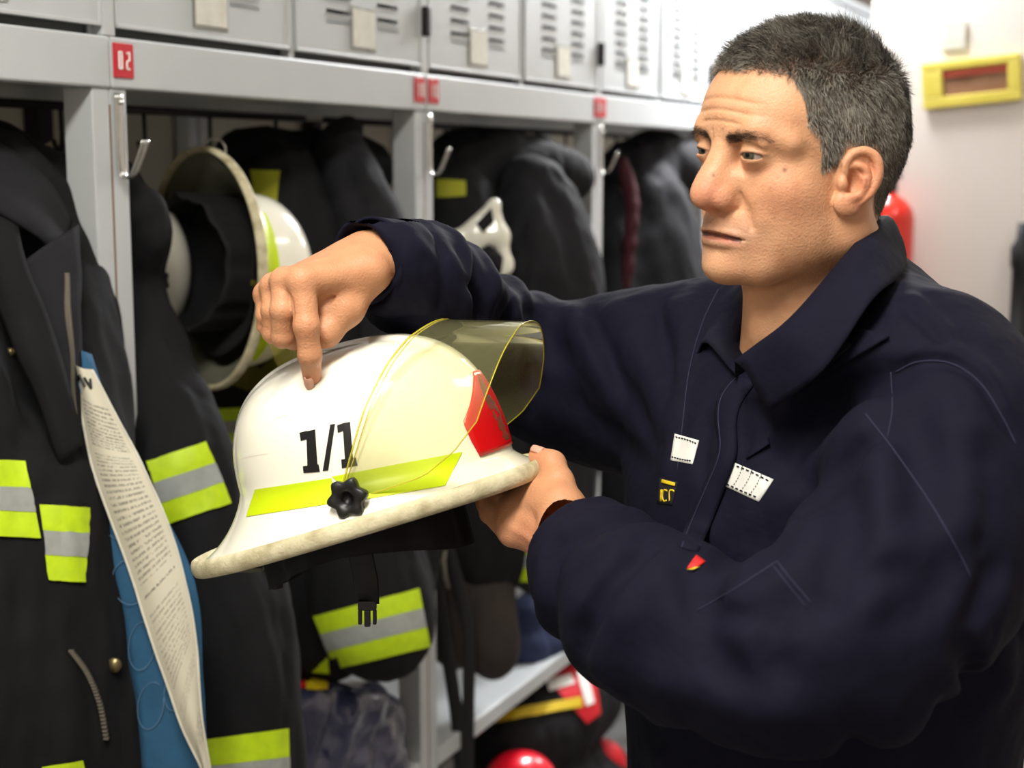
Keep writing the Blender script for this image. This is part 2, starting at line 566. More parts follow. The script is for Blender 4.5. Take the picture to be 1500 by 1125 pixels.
# ================================================================== LOCKER ROW
row = thing('locker_row', 'grey steel locker row with vented doors over open coat bays, numbered red plates', 'lockers', R(0, 0, 0))
FRONT = lambda a, b, c_: R(a, b, c_)
TOPZ = ZB + 0.062                                       # top of the beam
DOORH = 0.42
PW = 0.032                                              # width of one post
NB0, NB1 = -2, 9
DEPTH = 0.5
SHELF = 0.585
for b in range(NB0, NB1):
    u0 = b * BAY
    # posts: the pair where two units meet, open channel: front flange + side web
    for q, (ua, ub) in enumerate(((u0 - PW, u0 - .0008), (u0 + .0008, u0 + PW))):
        mb = MB()
        mb.box(FRONT, (ua, 0, 0.03), (ub, 0.045, ZB), 0.002)
        o_ = mb.build('post', M['steel'], row)
    MB().box(FRONT, (u0 - .0012, 0.0, 0.2), (u0 + .0012, 0.004, ZB - .02)).build('rust_joint', M['rust'], row)
    for q in (-1, 1):
        MB().box(FRONT, (u0 + q * .016 - .014, DEPTH - .03, 0.03), (u0 + q * .016 + .014, DEPTH, ZB), 0.002).build('rear_post', M['steel'], row)
    # beam (front rail) of this unit
    MB().box(FRONT, (u0 + .0012, -0.004, ZB), (u0 + BAY - .0012, 0.03, TOPZ), 0.003).build('beam', M['steel'], row)
    # top cabinet carcass
    car = MB()
    car.box(FRONT, (u0 + .002, 0.03, ZB + .012), (u0 + BAY - .002, DEPTH, ZB + .024))
    car.box(FRONT, (u0 + .002, 0.012, TOPZ), (u0 + .02, DEPTH, TOPZ + DOORH + .02))
    car.box(FRONT, (u0 + BAY - .02, 0.012, TOPZ), (u0 + BAY - .002, DEPTH, TOPZ + DOORH + .02))
    car.box(FRONT, (u0 + .002, DEPTH - .01, ZB + .02), (u0 + BAY - .002, DEPTH, TOPZ + DOORH + .02))
    car.box(FRONT, (u0 + .002, 0.0, TOPZ + DOORH + .012), (u0 + BAY - .002, DEPTH, TOPZ + DOORH + .04))
    car.build('cabinet_body', M['steel'], row)
    MB().box(FRONT, (u0 + .018, 0.016, TOPZ - .01), (u0 + BAY - .018, 0.02, TOPZ + .02)).build('shadow_gap', M['steel_dark'], row)  # dark strip that paints the shade between beam and doors
    MB().box(FRONT, (u0 - .012, -0.003, TOPZ), (u0 + .012, 0.02, TOPZ + DOORH), 0.002).build('mullion', M['steel'], row)
    MB().box(FRONT, (u0 + BAY / 2 - .006, 0.0, TOPZ), (u0 + BAY / 2 + .006, 0.02, TOPZ + DOORH), 0.002).build('mullion', M['steel'], row)
    for dd in (0, 1):
        ua = u0 + dd * BAY / 2 + (.014 if dd == 0 else .008)
        ub = u0 + (dd + 1) * BAY / 2 - (.008 if dd == 0 else .014)
        z0, z1 = TOPZ + .012, TOPZ + DOORH
        dm = MB()
        # door sheet with real louvre openings: strips around two louvre columns
        W_ = ub - ua
        c1a, c1b = ua + W_ * .22, ua + W_ * .41
        c2a, c2b = ua + W_ * .62, ua + W_ * .80
        zs, ze = z0 + .054, z0 + .30
        for (x0, x1, za, zb) in ((ua, c1a, z0, z1), (c1b, c2a, z0, z1), (c2b, ub, z0, z1), (c1a, c1b, z0, zs), (c2a, c2b, z0, zs), (c1a, c1b, ze, z1), (c2a, c2b, ze, z1)):
            dm.box(FRONT, (x0, -.002, za), (x1, .012, zb))
        door = dm.build('locker_door', M['steel'], row)
        edge = MB()
        for (x0, x1, za, zb) in ((ua, ub, z0 - .001, z0 + .004), (ua, ua + .004, z0, z1), (ub - .004, ub, z0, z1)):
            edge.box(FRONT, (x0, -.004, za), (x1, .0, zb), .001)
        edge.build('door_rim', M['steel'], door)
        nl = 11
        for (x0, x1) in ((c1a, c1b), (c2a, c2b)):
            lv = MB()
            for k in range(nl + 1):
                za = zs + (ze - zs) * k / nl; hh = (ze - zs) / nl
                z9 = za - hh * .5
                lv.box(FRONT, (x0, -.002, z9 + hh * .16), (x1, .004, z9 + hh * .84))
                lv.box(FRONT, (x0, -.0045, z9 + hh * .74), (x1, -.002, z9 + hh * .84))
            tag(lv.build('louvre_slats', M['steel'], door), kind='stuff')
        MB().box(FRONT, (c1a, .012, zs), (c2b, .014, ze)).build('slot_dark_sheet', M['steel_dark'], door)  # dark sheet added so the slots look shaded inside
        # card holder between the columns
        um = ua + W_ * .5
        ch = MB()
        ch.box(FRONT, (um - .039, -.0045, z0 + .012), (um + .039, -.002, z0 + .080), .001)
        ch.build('card_holder', M['clear'], door)
        MB().box(FRONT, (um - .035, -.0055, z0 + .017), (um + .035, -.0045, z0 + .075)).build('name_card', M['card'], door)
        # latch at the right side of the second door
        if dd == 1:
            MB().box(FRONT, (ub + .001, -.016, z0 + .05), (ub + .014, -.003, z0 + .10), .003).build('latch', M['iron'], door)
    # lower structure
    MB().box(FRONT, (u0 + .034, 0.0, SHELF - .035), (u0 + BAY - .034, .03, SHELF), 0.003).build('bench_rail', M['steel'], row)
    MB().box(FRONT, (u0 + .003, 0.028, SHELF - .012), (u0 + BAY - .003, DEPTH, SHELF - .002), 0.002).build('bench_shelf', M['steel'], row)
    MB().box(FRONT, (u0 + .034, 0.0, .08), (u0 + BAY - .034, .03, .11), 0.003).build('foot_rail', M['steel'], row)
    MB().box(FRONT, (u0 + .003, 0.028, .085), (u0 + BAY - .003, DEPTH, .095), 0.002).build('bottom_shelf', M['steel'], row)
    # back panels
    MB().box(FRONT, (u0 + .035, DEPTH + .002, SHELF), (u0 + BAY * .5 - .01, DEPTH + .01, ZB)).build('back_panel', M['panel'], row)
    MB().box(FRONT, (u0 + BAY * .5 + .02, DEPTH + .002, SHELF), (u0 + BAY - .035, DEPTH + .01, ZB)).build('back_panel', M['panel'], row)
    MB().box(FRONT, (u0 + BAY * .5 - .012, DEPTH - .03, SHELF), (u0 + BAY * .5 + .022, DEPTH + .0, ZB)).build('back_stile', M['iron'], row)
    # hanging rail with hooks under the cabinet
    MB().tube([R(u0 + .035, .22, ZB - .012), R(u0 + BAY - .035, .22, ZB - .012)], .006, 8).build('hook_rail', M['iron'], row, True)
    for k in (.2, .42, .62, .85):
        h = u0 + BAY * k
        MB().tube(spline([R(h, .22, ZB - .012), R(h, .22, ZB - .06), R(h - .012, .215, ZB - .078), R(h - .034, .205, ZB - .06)], 4), .0035, 8).build('hook', M['iron'], row, True)
    # red number plates left and right of the pair of posts
    # the bright double hook on the post
    z = ZB - .005
    hk = MB()
    prof = [(0.0, -.0045), (-.03, -.005), (-.08, -.005), (-.10, -.007), (-.104, -.014), (-.098, -.024), (-.075, -.036), (-.058, -.043)]
    pts = [R(u0 + .012, b_, z + a_) for a_, b_ in prof]
    hk.tube(spline(pts, 4), .0085, 8, flat=0.22, up=RD)
    hk.tube([R(u0 + .012, -.002, z - .012), R(u0 + .012, -.009, z - .012)], .003, 8)
    hk.build('coat_hook', M['chrome'], row, True)

# screws on the first post's side web
for z_ in (1.31, 0.9):
    MB().tube([R(-.0325, .022, z_), R(-.036, .022, z_)], .0045, 12).build('screw', M['rust'], row, True)

# number plates
DIG = {'0': [[(0, 0), (0, 1), (.6, 1), (.6, 0), (0, 0)]], '2': [[(0, .95), (.6, 1), (.6, .55), (0, .45), (0, 0), (.6, 0)]],
       '1': [[(.1, .8), (.3, 1), (.3, 0)]], '3': [[(0, 1), (.6, 1), (.6, .52), (.15, .52), (.6, .52), (.6, 0), (0, 0)]],
       '4': [[(.45, 0), (.45, 1), (0, .35), (.6, .35)]]}


def plate(u, zc, txt, n):
    a = MB().box(FRONT, (u - .019, -.0065, zc - .021), (u + .019, -.004, zc + .021), .001).build('number_plate', M['red_plate'], row)
    mb = MB()
    w = .0085; sp = .0145
    x0 = -((len(txt) - 1) * sp) / 2 - w * .3
    for i, chh in enumerate(txt):
        for st in DIG[chh]:
            for (p, q) in zip(st[:-1], st[1:]):
                A = R(u + x0 + i * sp + p[0] * w, -.0070, zc - .010 + p[1] * .020)
                B = R(u + x0 + i * sp + q[0] * w, -.0070, zc - .010 + q[1] * .020)
                mb.tube([A, B], .00125, 6)
    mb.build('plate_number', M['white_print'], a)


zp = ZB + .034
plate(.022, zp, '02', 0)
plate(BAY - .024, zp, '10', 1)
plate(BAY + .026, zp, '10', 2)
plate(2 * BAY - .016, zp, '10', 3)
plate(2 * BAY + .016, zp, '4', 4)

# ================================================================== THINGS ON THE PARTITION
M['sign_yellow'] = mat('yellow plastic', lin(214, 196, 78), 0.5, noise=(20, 0.3, lin(240, 225, 120)))
M['sign_brown'] = mat('brown print', lin(120, 78, 52), 0.5, noise=(12, .7, lin(170, 130, 100)))
M['sign_red'] = mat('brick red print', lin(168, 70, 48), 0.5)
M['ext_red'] = mat('red gloss paint', lin(222, 40, 22), 0.3, coat=.5)
M['white_gloss'] = mat('white label', lin(225, 225, 222), 0.4)
a, b_ = wall_at(1355, 96), wall_at(1497, 145)
sx0, sz1 = a; sx1, sz0 = b_
sg = thing('wall_sign', 'yellow framed sign with a red and brown window high on the white wall', 'sign', W((sx0 + sx1) / 2, (sz0 + sz1) / 2))
sm, szm = (sx0 + sx1) / 2, (sz0 + sz1) / 2
rot = math.radians(4.5)


def SG(a_, out, c_):
    return W(sm + a_ * math.cos(rot) - c_ * math.sin(rot), szm + a_ * math.sin(rot) + c_ * math.cos(rot), out)


hw, hh = (sx1 - sx0) / 2, .058
mb = MB()
mb.box(SG, (-hw, .003, -hh), (hw, .018, -hh * .52), .003)
mb.box(SG, (-hw, .003, hh * .62), (hw, .018, hh), .003)
mb.box(SG, (-hw, .003, -hh * .52), (-hw * .58, .018, hh * .62), .003)
mb.box(SG, (hw * .74, .003, -hh * .52), (hw, .018, hh * .62), .003)
mb.build('sign_frame', M['sign_yellow'], sg)
MB().box(SG, (-hw * .6, .004, -hh * .55), (hw * .76, .009, hh * .3)).build('sign_face', M['sign_brown'], sg)
MB().box(SG, (-hw * .6, .004, hh * .3), (hw * .76, .014, hh * .66)).build('red_band', M['sign_red'], sg)
# pale square above it
s_, z_ = wall_at(1398, 52)
tag(MB().box(lambda a_, o_, c_: W(s_ + a_, z_ + c_, o_), (-.03, .002, -.035), (.03, .008, .035), .001).build('wall_notice', M['card']),
    'small pale paper notice on the white wall above the yellow sign', 'notice')

# fire extinguisher just behind the man's neck
s_, _ = wall_at(1319, 300); _, zt = wall_at(1307, 262)
ex = thing('fire_extinguisher', 'red fire extinguisher with black valve hung on the white wall behind the man', 'fire extinguisher', W(s_, zt - .5, .09))
prof = [(.0, -.47), (.06, -.465), (.066, -.44), (.066, -.10), (.060, -.075), (.045, -.055), (.024, -.042), (.018, -.03), (.018, -.02)]
ng = 28
G = np.array([[W(s_ + r_ * math.cos(q), zt + z_, .09 + r_ * math.sin(q)) for q in np.linspace(0, 2 * math.pi, ng, endpoint=False)] for r_, z_ in prof])
v, f = grid_sheet(G, 0, True)
mesh_obj('cylinder_body', v, f, M['ext_red'], ex)
MB().tube([W(s_, zt - .03, .09), W(s_, zt + .005, .09)], [.022, .02], 14).box(lambda a_, o_, c_: W(s_ + a_, zt + c_, .09 + o_), (-.045, -.012, .0), (.03, .012, .012), .003).build('valve', M['rubber'], ex, False)
MB().box(lambda a_, o_, c_: W(s_ + a_ , zt + c_ + a_ * .35, .09 + o_), (-.05, -.01, .025), (.04, .01, .033), .003).build('handle', M['rubber'], ex)
MB().tube(spline([W(s_ - .02, zt, .09), W(s_ - .07, zt - .02, .1), W(s_ - .085, zt - .12, .11), W(s_ - .08, zt - .3, .12)], 6), .011, 10).build('hose', M['rubber'], ex, True)
G = np.array([[W(s_ + .0668 * math.cos(q), zt + z_, .09 + .0668 * math.sin(q)) for q in np.linspace(.9, 2.2, 12)] for z_ in (-.13, -.17, -.21, -.25)])
v, f = grid_sheet(G, .0004)
mesh_obj('paper_label', v, f, M['white_gloss'], ex)

# dark hung handset / torch at the right edge
s_, z0_ = wall_at(1489, 505); _, z1_ = wall_at(1489, 325)
tk = thing('wall_torch', 'dark cylindrical torch hung on the white wall at the right edge of the photo', 'torch', W(s_, z0_, .04))
zz = z1_ - z0_
G = np.array([[W(s_ + .012 + r_ * math.cos(q), z0_ + t_ * zz, .04 + r_ * math.sin(q)) for q in np.linspace(0, 2 * math.pi, 20, endpoint=False)]
              for r_, t_ in ((.0, .0), (.028, .0), (.03, .03), (.03, .16), (.022, .2), (.021, .62), (.026, .66), (.026, .8), (.014, .86), (.012, 1.0), (0, 1.0))])
v, f = grid_sheet(G, 0, True)
mesh_obj('torch_body', v, f, M['rubber'], tk)
MB().box(lambda a_, o_, c_: W(s_ + .012 + a_, z0_ + c_, o_), (-.02, .001, zz * .3), (.02, .02, zz * .55), .002).build('wall_clip', M['chrome'], tk)
# door beyond the right edge
# ================================================================== HELMETS
M['shell'] = mat('white helmet enamel', lin(246, 243, 228), 0.16, coat=0.6, noise=(14, 0.18, lin(225, 218, 190)))
M['trim'] = mat('dirty cream rubber edge trim', lin(214, 205, 172), 0.75, noise=(55, 0.8, lin(150, 138, 100)), bump=(420, 0.5, 0.0015))
M['lime'] = mat('lime reflective tape', lin(206, 228, 20), 0.35, noise=(35, 0.3, lin(176, 205, 10)))
M['knob'] = mat('black moulded knob', lin(20, 20, 20), 0.4)
M['shield'] = mat('red reflective shield', lin(206, 12, 18), 0.3)
M['scuff'] = mat('brown scuffing', lin(92, 52, 20), 0.6, noise=(90, .8, lin(150, 40, 20)))
M['liner'] = mat('black helmet fabric', lin(12, 11, 15), 0.85, bump=(220, 0.3, 0.001))
M['strap'] = mat('black webbing', lin(20, 20, 24), 0.7, bump=(500, 0.4, 0.0006))
M['buckle'] = mat('black buckle plastic', lin(26, 26, 28), 0.35)
M['inner'] = mat('grey green shell inside', lin(104, 104, 88), 0.6, noise=(12, .5, lin(70, 72, 60)))


def visor_mat(name, tint, haze, edge=False):
    m = bpy.data.materials.new(name); m.use_nodes = True
    nt = m.node_tree; N = nt.nodes; L = nt.links
    for n in list(N):
        if n.type == 'BSDF_PRINCIPLED': N.remove(n)
    out = [n for n in N if n.type == 'OUTPUT_MATERIAL'][0]
    tr = N.new('ShaderNodeBsdfTransparent'); tr.inputs[0].default_value = (*tint, 1)
    df = N.new('ShaderNodeBsdfDiffuse'); df.inputs[0].default_value = (*haze[0], 1)
    gl = N.new('ShaderNodeBsdfGlossy'); gl.inputs[0].default_value = (1, 1, .9, 1); gl.inputs[1].default_value = 0.05
    m1 = N.new('ShaderNodeMixShader'); m1.inputs[0].default_value = haze[1]
    L.new(tr.outputs[0], m1.inputs[1]); L.new(df.outputs[0], m1.inputs[2])
    fr = N.new('ShaderNodeFresnel'); fr.inputs[0].default_value = 1.25
    m2 = N.new('ShaderNodeMixShader')
    L.new(fr.outputs[0], m2.inputs[0]); L.new(m1.outputs[0], m2.inputs[1]); L.new(gl.outputs[0], m2.inputs[2])
    L.new(m2.outputs[0], out.inputs['Surface'])
    return m


M['visor'] = visor_mat('yellowish clear visor', (0.995, 0.99, 0.83), (lin(222, 218, 160), 0.085))
M['visor_edge'] = visor_mat('visor cut edge', (0.97, 0.92, 0.45), (lin(225, 210, 70), 0.5))
HA, HB, HH, HN = .131, .106, .152, 2.62


def hx_rho(z): return max(0.0, 1 - (max(z, 0) / HH) ** HN) ** (1 / HN)


def shell_grid(nr=34, nf=96, inset=0.0):
    """rings from the crown to the brim edge, local coordinates x forward, y left, z up"""
    G = []
    zb = lambda p: .030 + .012 * (0.5 - 0.5 * math.cos(p)) ** 1.2 - .012 * math.exp(-(p / 1.0) ** 2)
    for i in range(nr):
        t = (i + .0) / (nr - 1)
        ring = []
        for j in range(nf):
            p = 2 * math.pi * j / nf
            pp = min(p, 2 * math.pi - p)
            zbase = zb(pp)
            ang = t * math.pi / 2
            # superellipse profile in angle
            c_, s_ = math.cos(ang), math.sin(ang)
            rad = s_ ** (2 / HN); z = HH * c_ ** (2 / HN)
            z = max(z, 0) * (HH - zbase) / HH + zbase
            x = (HA - inset) * rad * math.cos(p); y = (HB - inset) * rad * math.sin(p)
            if z > .06:
                w = 1 / (1 + math.exp((abs(y) - .020) * 900))
                z += .0032 * w * min(1, (z - .06) / .03)
            ring.append((x, y, z - inset))
        G.append(ring)
    return G, zb


def brim_rings(zb, nf=96, nr=12, inset=0):
    out = []
    for i in range(1, nr + 1):
        t = i / nr
        ring = []
        for j in range(nf):
            p = 2 * math.pi * j / nf
            pp = min(p, 2 * math.pi - p)
            back = (0.5 - 0.5 * math.cos(pp)) ** 2.2
            front = (0.5 + 0.5 * math.cos(pp)) ** 2
            Lr = .020 + .040 * back + .006 * front
            ze = .003 * math.sin(pp) ** 2 - .013 * (0.5 - 0.5 * math.cos(pp)) ** 1.3 + .002 * front
            r = Lr * (t ** 1.25)
            z = ze + (zb(pp) - ze) * (1 - t) ** (1.35 + .3 * back)
            nx, ny = math.cos(p) / HA, math.sin(p) / HB
            n_ = math.hypot(nx, ny)
            x = HA * math.cos(p) + nx / n_ * r; y = HB * math.sin(p) + ny / n_ * r
            ring.append((x, y, z - inset))
        out.append(ring)
    return out


def helmet_frame(origin, yaw, pitch, roll):
    """columns: forward, left, up"""
    return Matrix.Translation(Vector(origin)) @ Matrix.Rotation(yaw, 4, 'Z') @ Matrix.Rotation(-pitch, 4, 'Y') @ Matrix.Rotation(roll, 4, 'X')


def star_knob(mb, T, c, r, depth, side):
    """six-lobed knob with a dished centre; axis along local y"""
    n = 48
    rings = []
    for rr, yy in ((.55, 0), (.62, depth * .45), (1.0, depth * .5), (1.0, depth * .92), (.9, depth), (.42, depth), (.36, depth * .6), (0.0, depth * .55)):
        ring = []
        for k in range(n):
            a = 2 * math.pi * k / n
            q = r * rr * (1 + (.14 * math.cos(6 * a) if rr > .8 else 0))
            ring.append(T(c[0] + q * math.cos(a), c[1] + side * yy, c[2] + q * math.sin(a)))
        rings.append(ring)
    v, f = grid_sheet(np.array(rings), 0, True)
    mb.add(v, f)


def build_helmet(name, label, origin, yaw=0, pitch=0, roll=0, group=None, Mx=None):
    Mx = Mx or helmet_frame(origin, yaw, pitch, roll)
    T = lambda x, y, z: np.array(Mx @ Vector((x, y, z)))
    t = thing(name, label, 'helmet', origin, group)
    G, zb = shell_grid()
    rings = G + brim_rings(zb)
    outer = np.array([[T(*p) for p in ring] for ring in rings])
    v, f = grid_sheet(outer, 0, True)
    shell = mesh_obj('shell', v, f, M['shell'], t)
    Gi, _ = shell_grid(inset=.004)
    inn = np.array([[T(*p) for p in ring] for ring in Gi + brim_rings(zb, inset=.0035)])
    v, f = grid_sheet(inn, 0, True)
    mesh_obj('shell_inside', v, f[:, ::-1], M['inner'], t)
    # edge trim around the brim
    edge = brim_rings(zb)[-1]
    tr = []
    for j, p in enumerate(edge):
        a = np.array(p); cdir = np.array([a[0], a[1] * 1.2, 0]); cdir /= np.linalg.norm(cdir)
        ring = []
        for q in np.linspace(0, 2 * math.pi, 12, endpoint=False):
            ring.append(T(*(a + cdir * (.0045 * math.cos(q) - .001) + np.array([0, 0, .0085 * math.sin(q) - .0035]))))
        tr.append(ring)
    tr.append(tr[0])
    v, f = grid_sheet(np.array(tr), 0, True)
    mesh_obj('brim_trim', v, f, M['trim'], t)
    bvh = BVHTree.FromPolygons([tuple(p) for p in outer.reshape(-1, 3)], [tuple(int(k) for k in q) for q in grid_sheet(outer, 0, True)[1]])
    # knobs on both sides
    for s in (-1, 1):
        mb = MB()
        star_knob(mb, T, (.010, s * .1105, .021), .0162, .017, s)
        mb.build('visor_knob', M['knob'], t, True)
    # black fabric liner and neck curtain
    lin_ = []
    for i in range(14):
        k = i / 13
        ring = []
        for j in range(72):
            p = 2 * math.pi * j / 72
            wv = 1 + .03 * math.sin(9 * p) * k + .02 * math.sin(17 * p + 1)
            z = .09 - .135 * k - .012 * k * math.cos(p * 2)
            rr = math.sqrt(min(1, k * 3 + .02)) if k < .33 else 1.0
            ring.append(T((.098 * math.cos(p) - .026) * rr * wv, .088 * math.sin(p) * rr * wv, z))
        lin_.append(ring)
    v, f = grid_sheet(np.array(lin_), .002, True)
    mesh_obj('fabric_liner', v, f, M['liner'], t)
    return t, T, Mx, bvh


def ray_decal(name, quads, bvh, m, parent, off=.0006, n=(6, 6), root=None):
    """flat print: quads given as view corners, dropped on the surface and lifted by off"""
    mb = MB()
    for q in quads:
        q = np.array(q, float)
        nu, nv = n
        idx = {}
        vs = []
        for i in range(nu + 1):
            for j in range(nv + 1):
                a, b = i / nu, j / nv
                p = (1 - a) * (1 - b) * q[0] + a * (1 - b) * q[1] + a * b * q[2] + (1 - a) * b * q[3]
                far = P(p[0], p[1], 3.0); o_ = np.array([0, 0, CAMZ])
                d = far - o_; d /= np.linalg.norm(d)
                hit, nn, _, _ = bvh.ray_cast(Vector(o_), Vector(d))
                if hit is None: vs.append(None); continue
                if nn.dot(Vector(d)) > 0: nn = -nn
                vs.append(np.array(hit) + np.array(nn) * off)
        if all(w is None for w in vs): continue
        m2 = [k for k, w in enumerate(vs) if w is not None]
        mp = {k: i for i, k in enumerate(m2)}
        fs = []
        for i in range(nu):
            for j in range(nv):
                c4 = [i * (nv + 1) + j, (i + 1) * (nv + 1) + j, (i + 1) * (nv + 1) + j + 1, i * (nv + 1) + j + 1]
                if all(k in mp for k in c4): fs.append([mp[k] for k in c4])
        mb.add([vs[k] for k in m2], fs)
    return mb.build(name, m, parent, True) if mb.v else None


HO = P(563, 735, 1.385)
h, HT, HM, hb = build_helmet('fire_helmet', 'white fire helmet marked 1/1 with raised yellowish visor, held up in the man\'s hands', HO,
                             math.radians(-11), math.radians(15.5), math.radians(-3.5))
sh = [c_ for c_ in h.children if c_.name.startswith('shell') and 'inside' not in c_.name][0]
# lime tape: rear piece and front piece
ray_decal('reflective_tape', [[(361, 757), (492, 737), (486, 700), (374, 717)]], hb, M['lime'], h, n=(24, 6))
ray_decal('reflective_tape', [[(528, 733), (652, 712), (677, 662), (486, 698)]], hb, M['lime'], h, n=(24, 6))
ray_decal('reflective_tape', [[(304, 792), (318, 783), (326, 768), (322, 766)]], hb, M['lime'], h, n=(4, 4))
# stencilled 1/1
one_l = [[(449, 632), (462, 629), (466, 690), (451, 692)], [(439, 634), (450, 631), (451, 643), (441, 646)],
         [(444, 683), (467, 680), (469, 691), (445, 693)]]
sl = [[(484, 622), (491, 621), (481, 689), (473, 690)]]
one_r = [[(502, 620), (513, 618), (518, 681), (506, 683)], [(494, 623), (503, 620), (504, 631), (495, 634)],
         [(500, 673), (521, 670), (524, 682), (501, 686)]]
ray_decal('number_one', one_l, hb, M['black_print'], h, n=(3, 6))
ray_decal('slash', sl, hb, M['black_print'], h, n=(3, 8))
ray_decal('number_one', one_r, hb, M['black_print'], h, n=(3, 6))


def front_patch(rows, off, ny=20, nz=16, y0=-1, y1=1):
    zs_ = [r_[0] for r_ in rows]; ws = [r_[1] for r_ in rows]
    G = []
    for i in range(nz):
        z = zs_[0] + (zs_[-1] - zs_[0]) * i / (nz - 1)
        hw_ = np.interp(z, zs_, ws)
        row_ = []
        for j in range(ny):
            y = hw_ * (y0 + (y1 - y0) * j / (ny - 1))
            x = HA * math.sqrt(max(0, 1 - (y / HB) ** 2))
            o_ = Vector((0, 0, .0)); 
            row_.append((x, y, z))
        G.append(row_)
    # drop radially on the shell
    out = []
    for row_ in G:
        r2 = []
        for x, y, z in row_:
            a = HM @ Vector((0, 0, z * .9)); b = HM @ Vector((x * 2, y * 2, z * 1.1))
            hit, nn, _, _ = hb.ray_cast(a, (b - a).normalized())
            dd = (b - a).normalized()
            if nn.dot(dd) < 0: nn = -nn
            r2.append(np.array(hit) + np.array(nn) * off)
        out.append(r2)
    return np.array(out)


ROWS = [(.024, .052), (.040, .056), (.058, .058), (.080, .036), (.099, .014)]
v, f = grid_sheet(front_patch(ROWS, .0008), .0004)
mesh_obj('front_shield', v, f, M['shield'], h)
v, f = grid_sheet(front_patch([(.034, .03), (.06, .04), (.08, .03), (.1, .012)], .0014, y0=-1, y1=.6), .0003)
# scuffs: ragged small patches
sc = MB(); rs = random.Random(3)
Gs = front_patch([(.03, .042), (.06, .042), (.080, .030), (.096, .012)], .0013, ny=40, nz=40, y0=-1, y1=.9)
for i in range(39):
    for j in range(39):
        band = abs((j / 39) - (.22 + .25 * (1 - i / 39))) < .13
        if band and vnoise(np.array([[i * .31, j * .37, 0]]), 1.0)[0] > -.15:
            q = Gs[i:i + 2, j:j + 2]
            sc.add([q[0, 0], q[0, 1], q[1, 1], q[1, 0]], [(0, 1, 2, 3)])
sc.build('scuff_mark', M['scuff'], h)
# thin scratches and the worn grey patch on the crown
ray_decal('worn_patch', [[(472, 508), (500, 499), (502, 492), (482, 494)]], hb, mat('worn grey paint', lin(150, 140, 125), .6), h, n=(6, 4))
for q in ([(352, 671), (392, 664), (392, 665), (352, 672)], [(405, 613), (423, 606), (423, 607), (405, 614)], [(384, 592), (400, 574), (400, 575.5), (384, 593)]):
    ray_decal('scratch', [q], hb, mat('faint scratch', lin(228, 220, 200), .6), h, off=.0002, n=(4, 1))

# ---- raised visor: a sheet bent over the front of the dome
VF = Matrix.Translation(HM @ Vector((.006, 0, .022))) @ Matrix.Rotation(math.radians(-16), 4, 'Z') @ Matrix.Rotation(math.radians(-0.5), 4, 'Y')
VR_, VHt = .120, .150


def vis_pt(ph, t):
    """ph -1..1 near side to far side, t 0..1 rear edge to front edge"""
    a = ph * math.radians(97)
    n_ = 2.25
    sn, cs = math.sin(a), math.cos(a)
    y = -math.copysign(abs(sn) ** (2 / n_), sn) * VR_ * -1
    z = math.copysign(abs(cs) ** (2 / n_), cs) * VHt
    hgt = max(0.0, z / VHt)
    rear = np.interp(hgt, [0, .12, .3, .55, .8, .93, 1], [-.004, .004, .012, .022, .036, .046, .056])
    front = np.interp(hgt, [0, .06, .18, .33, .5, .7, .86, .95, 1], [.004, .03, .078, .105, .124, .132, .137, .140, .140])
    x = rear + (front - rear) * t
    y *= 1 - .10 * (1 - hgt)
    return np.array(VF @ Vector((x, y, z)))


phs = np.linspace(-1, 1, 120)
VREL = HM.inverted() @ VF
G = np.array([[vis_pt(p, t) for t in np.linspace(0, 1, 24)] for p in phs])
v, f = grid_sheet(G, 0)
vis = mesh_obj('visor', v, f, M['visor'], h)
for t_, r_ in ((0, .0009), (1, .0006)):
    MB().tube([vis_pt(p, t_) for p in phs], r_, 6).build('visor_edge', M['visor_edge'], vis, True)
MB().tube([vis_pt(p, .045) + np.array([0, 0, .0003]) for p in phs[6:-6]], .0005, 6).build('visor_edge', M['visor_edge'], vis, True)

# ---- chin strap with side-release buckle
def HP(px, py, dy=0.0): return P(px, py, 1.30 + dy)


MB().tube([HT(-.02, -.085, 0.0), P(524, 790, 1.33), P(536, 850, 1.33), P(538, 884, 1.33)], [.012, .0125, .0125, .012], 12, flat=.14, up=(1, 0, 0)).build('chin_strap', M['strap'], h, True)
bk = MB()
bc = P(538, 884, 1.33)
fb = lambda a, b, c_: bc + np.array([a, b, c_])
bk.box(fb, (-.0085, -.004, -.006), (.0085, .004, .003), .0012)
bk.box(fb, (-.0085, -.003, -.0195), (-.005, .003, -.006), .001)
bk.box(fb, (.005, -.003, -.0195), (.0085, .003, -.006), .001)
bk.box(fb, (-.0028, -.003, -.0215), (.0028, .003, -.006), .001)
bk.build('buckle', M['buckle'], h)
# grey tab below the rear brim with a small rivet
MB().box(lambda a, b, c_: P(355, 833, 1.42) + np.array([a, b, c_]), (-.02, -.004, -.003), (.02, .01, .002), .001).build('rear_tab', M['inner'], h)
MB().tube([P(297, 841, 1.375), P(297, 841, 1.369)], .004, 12).build('rivet', M['chrome'], h, True)
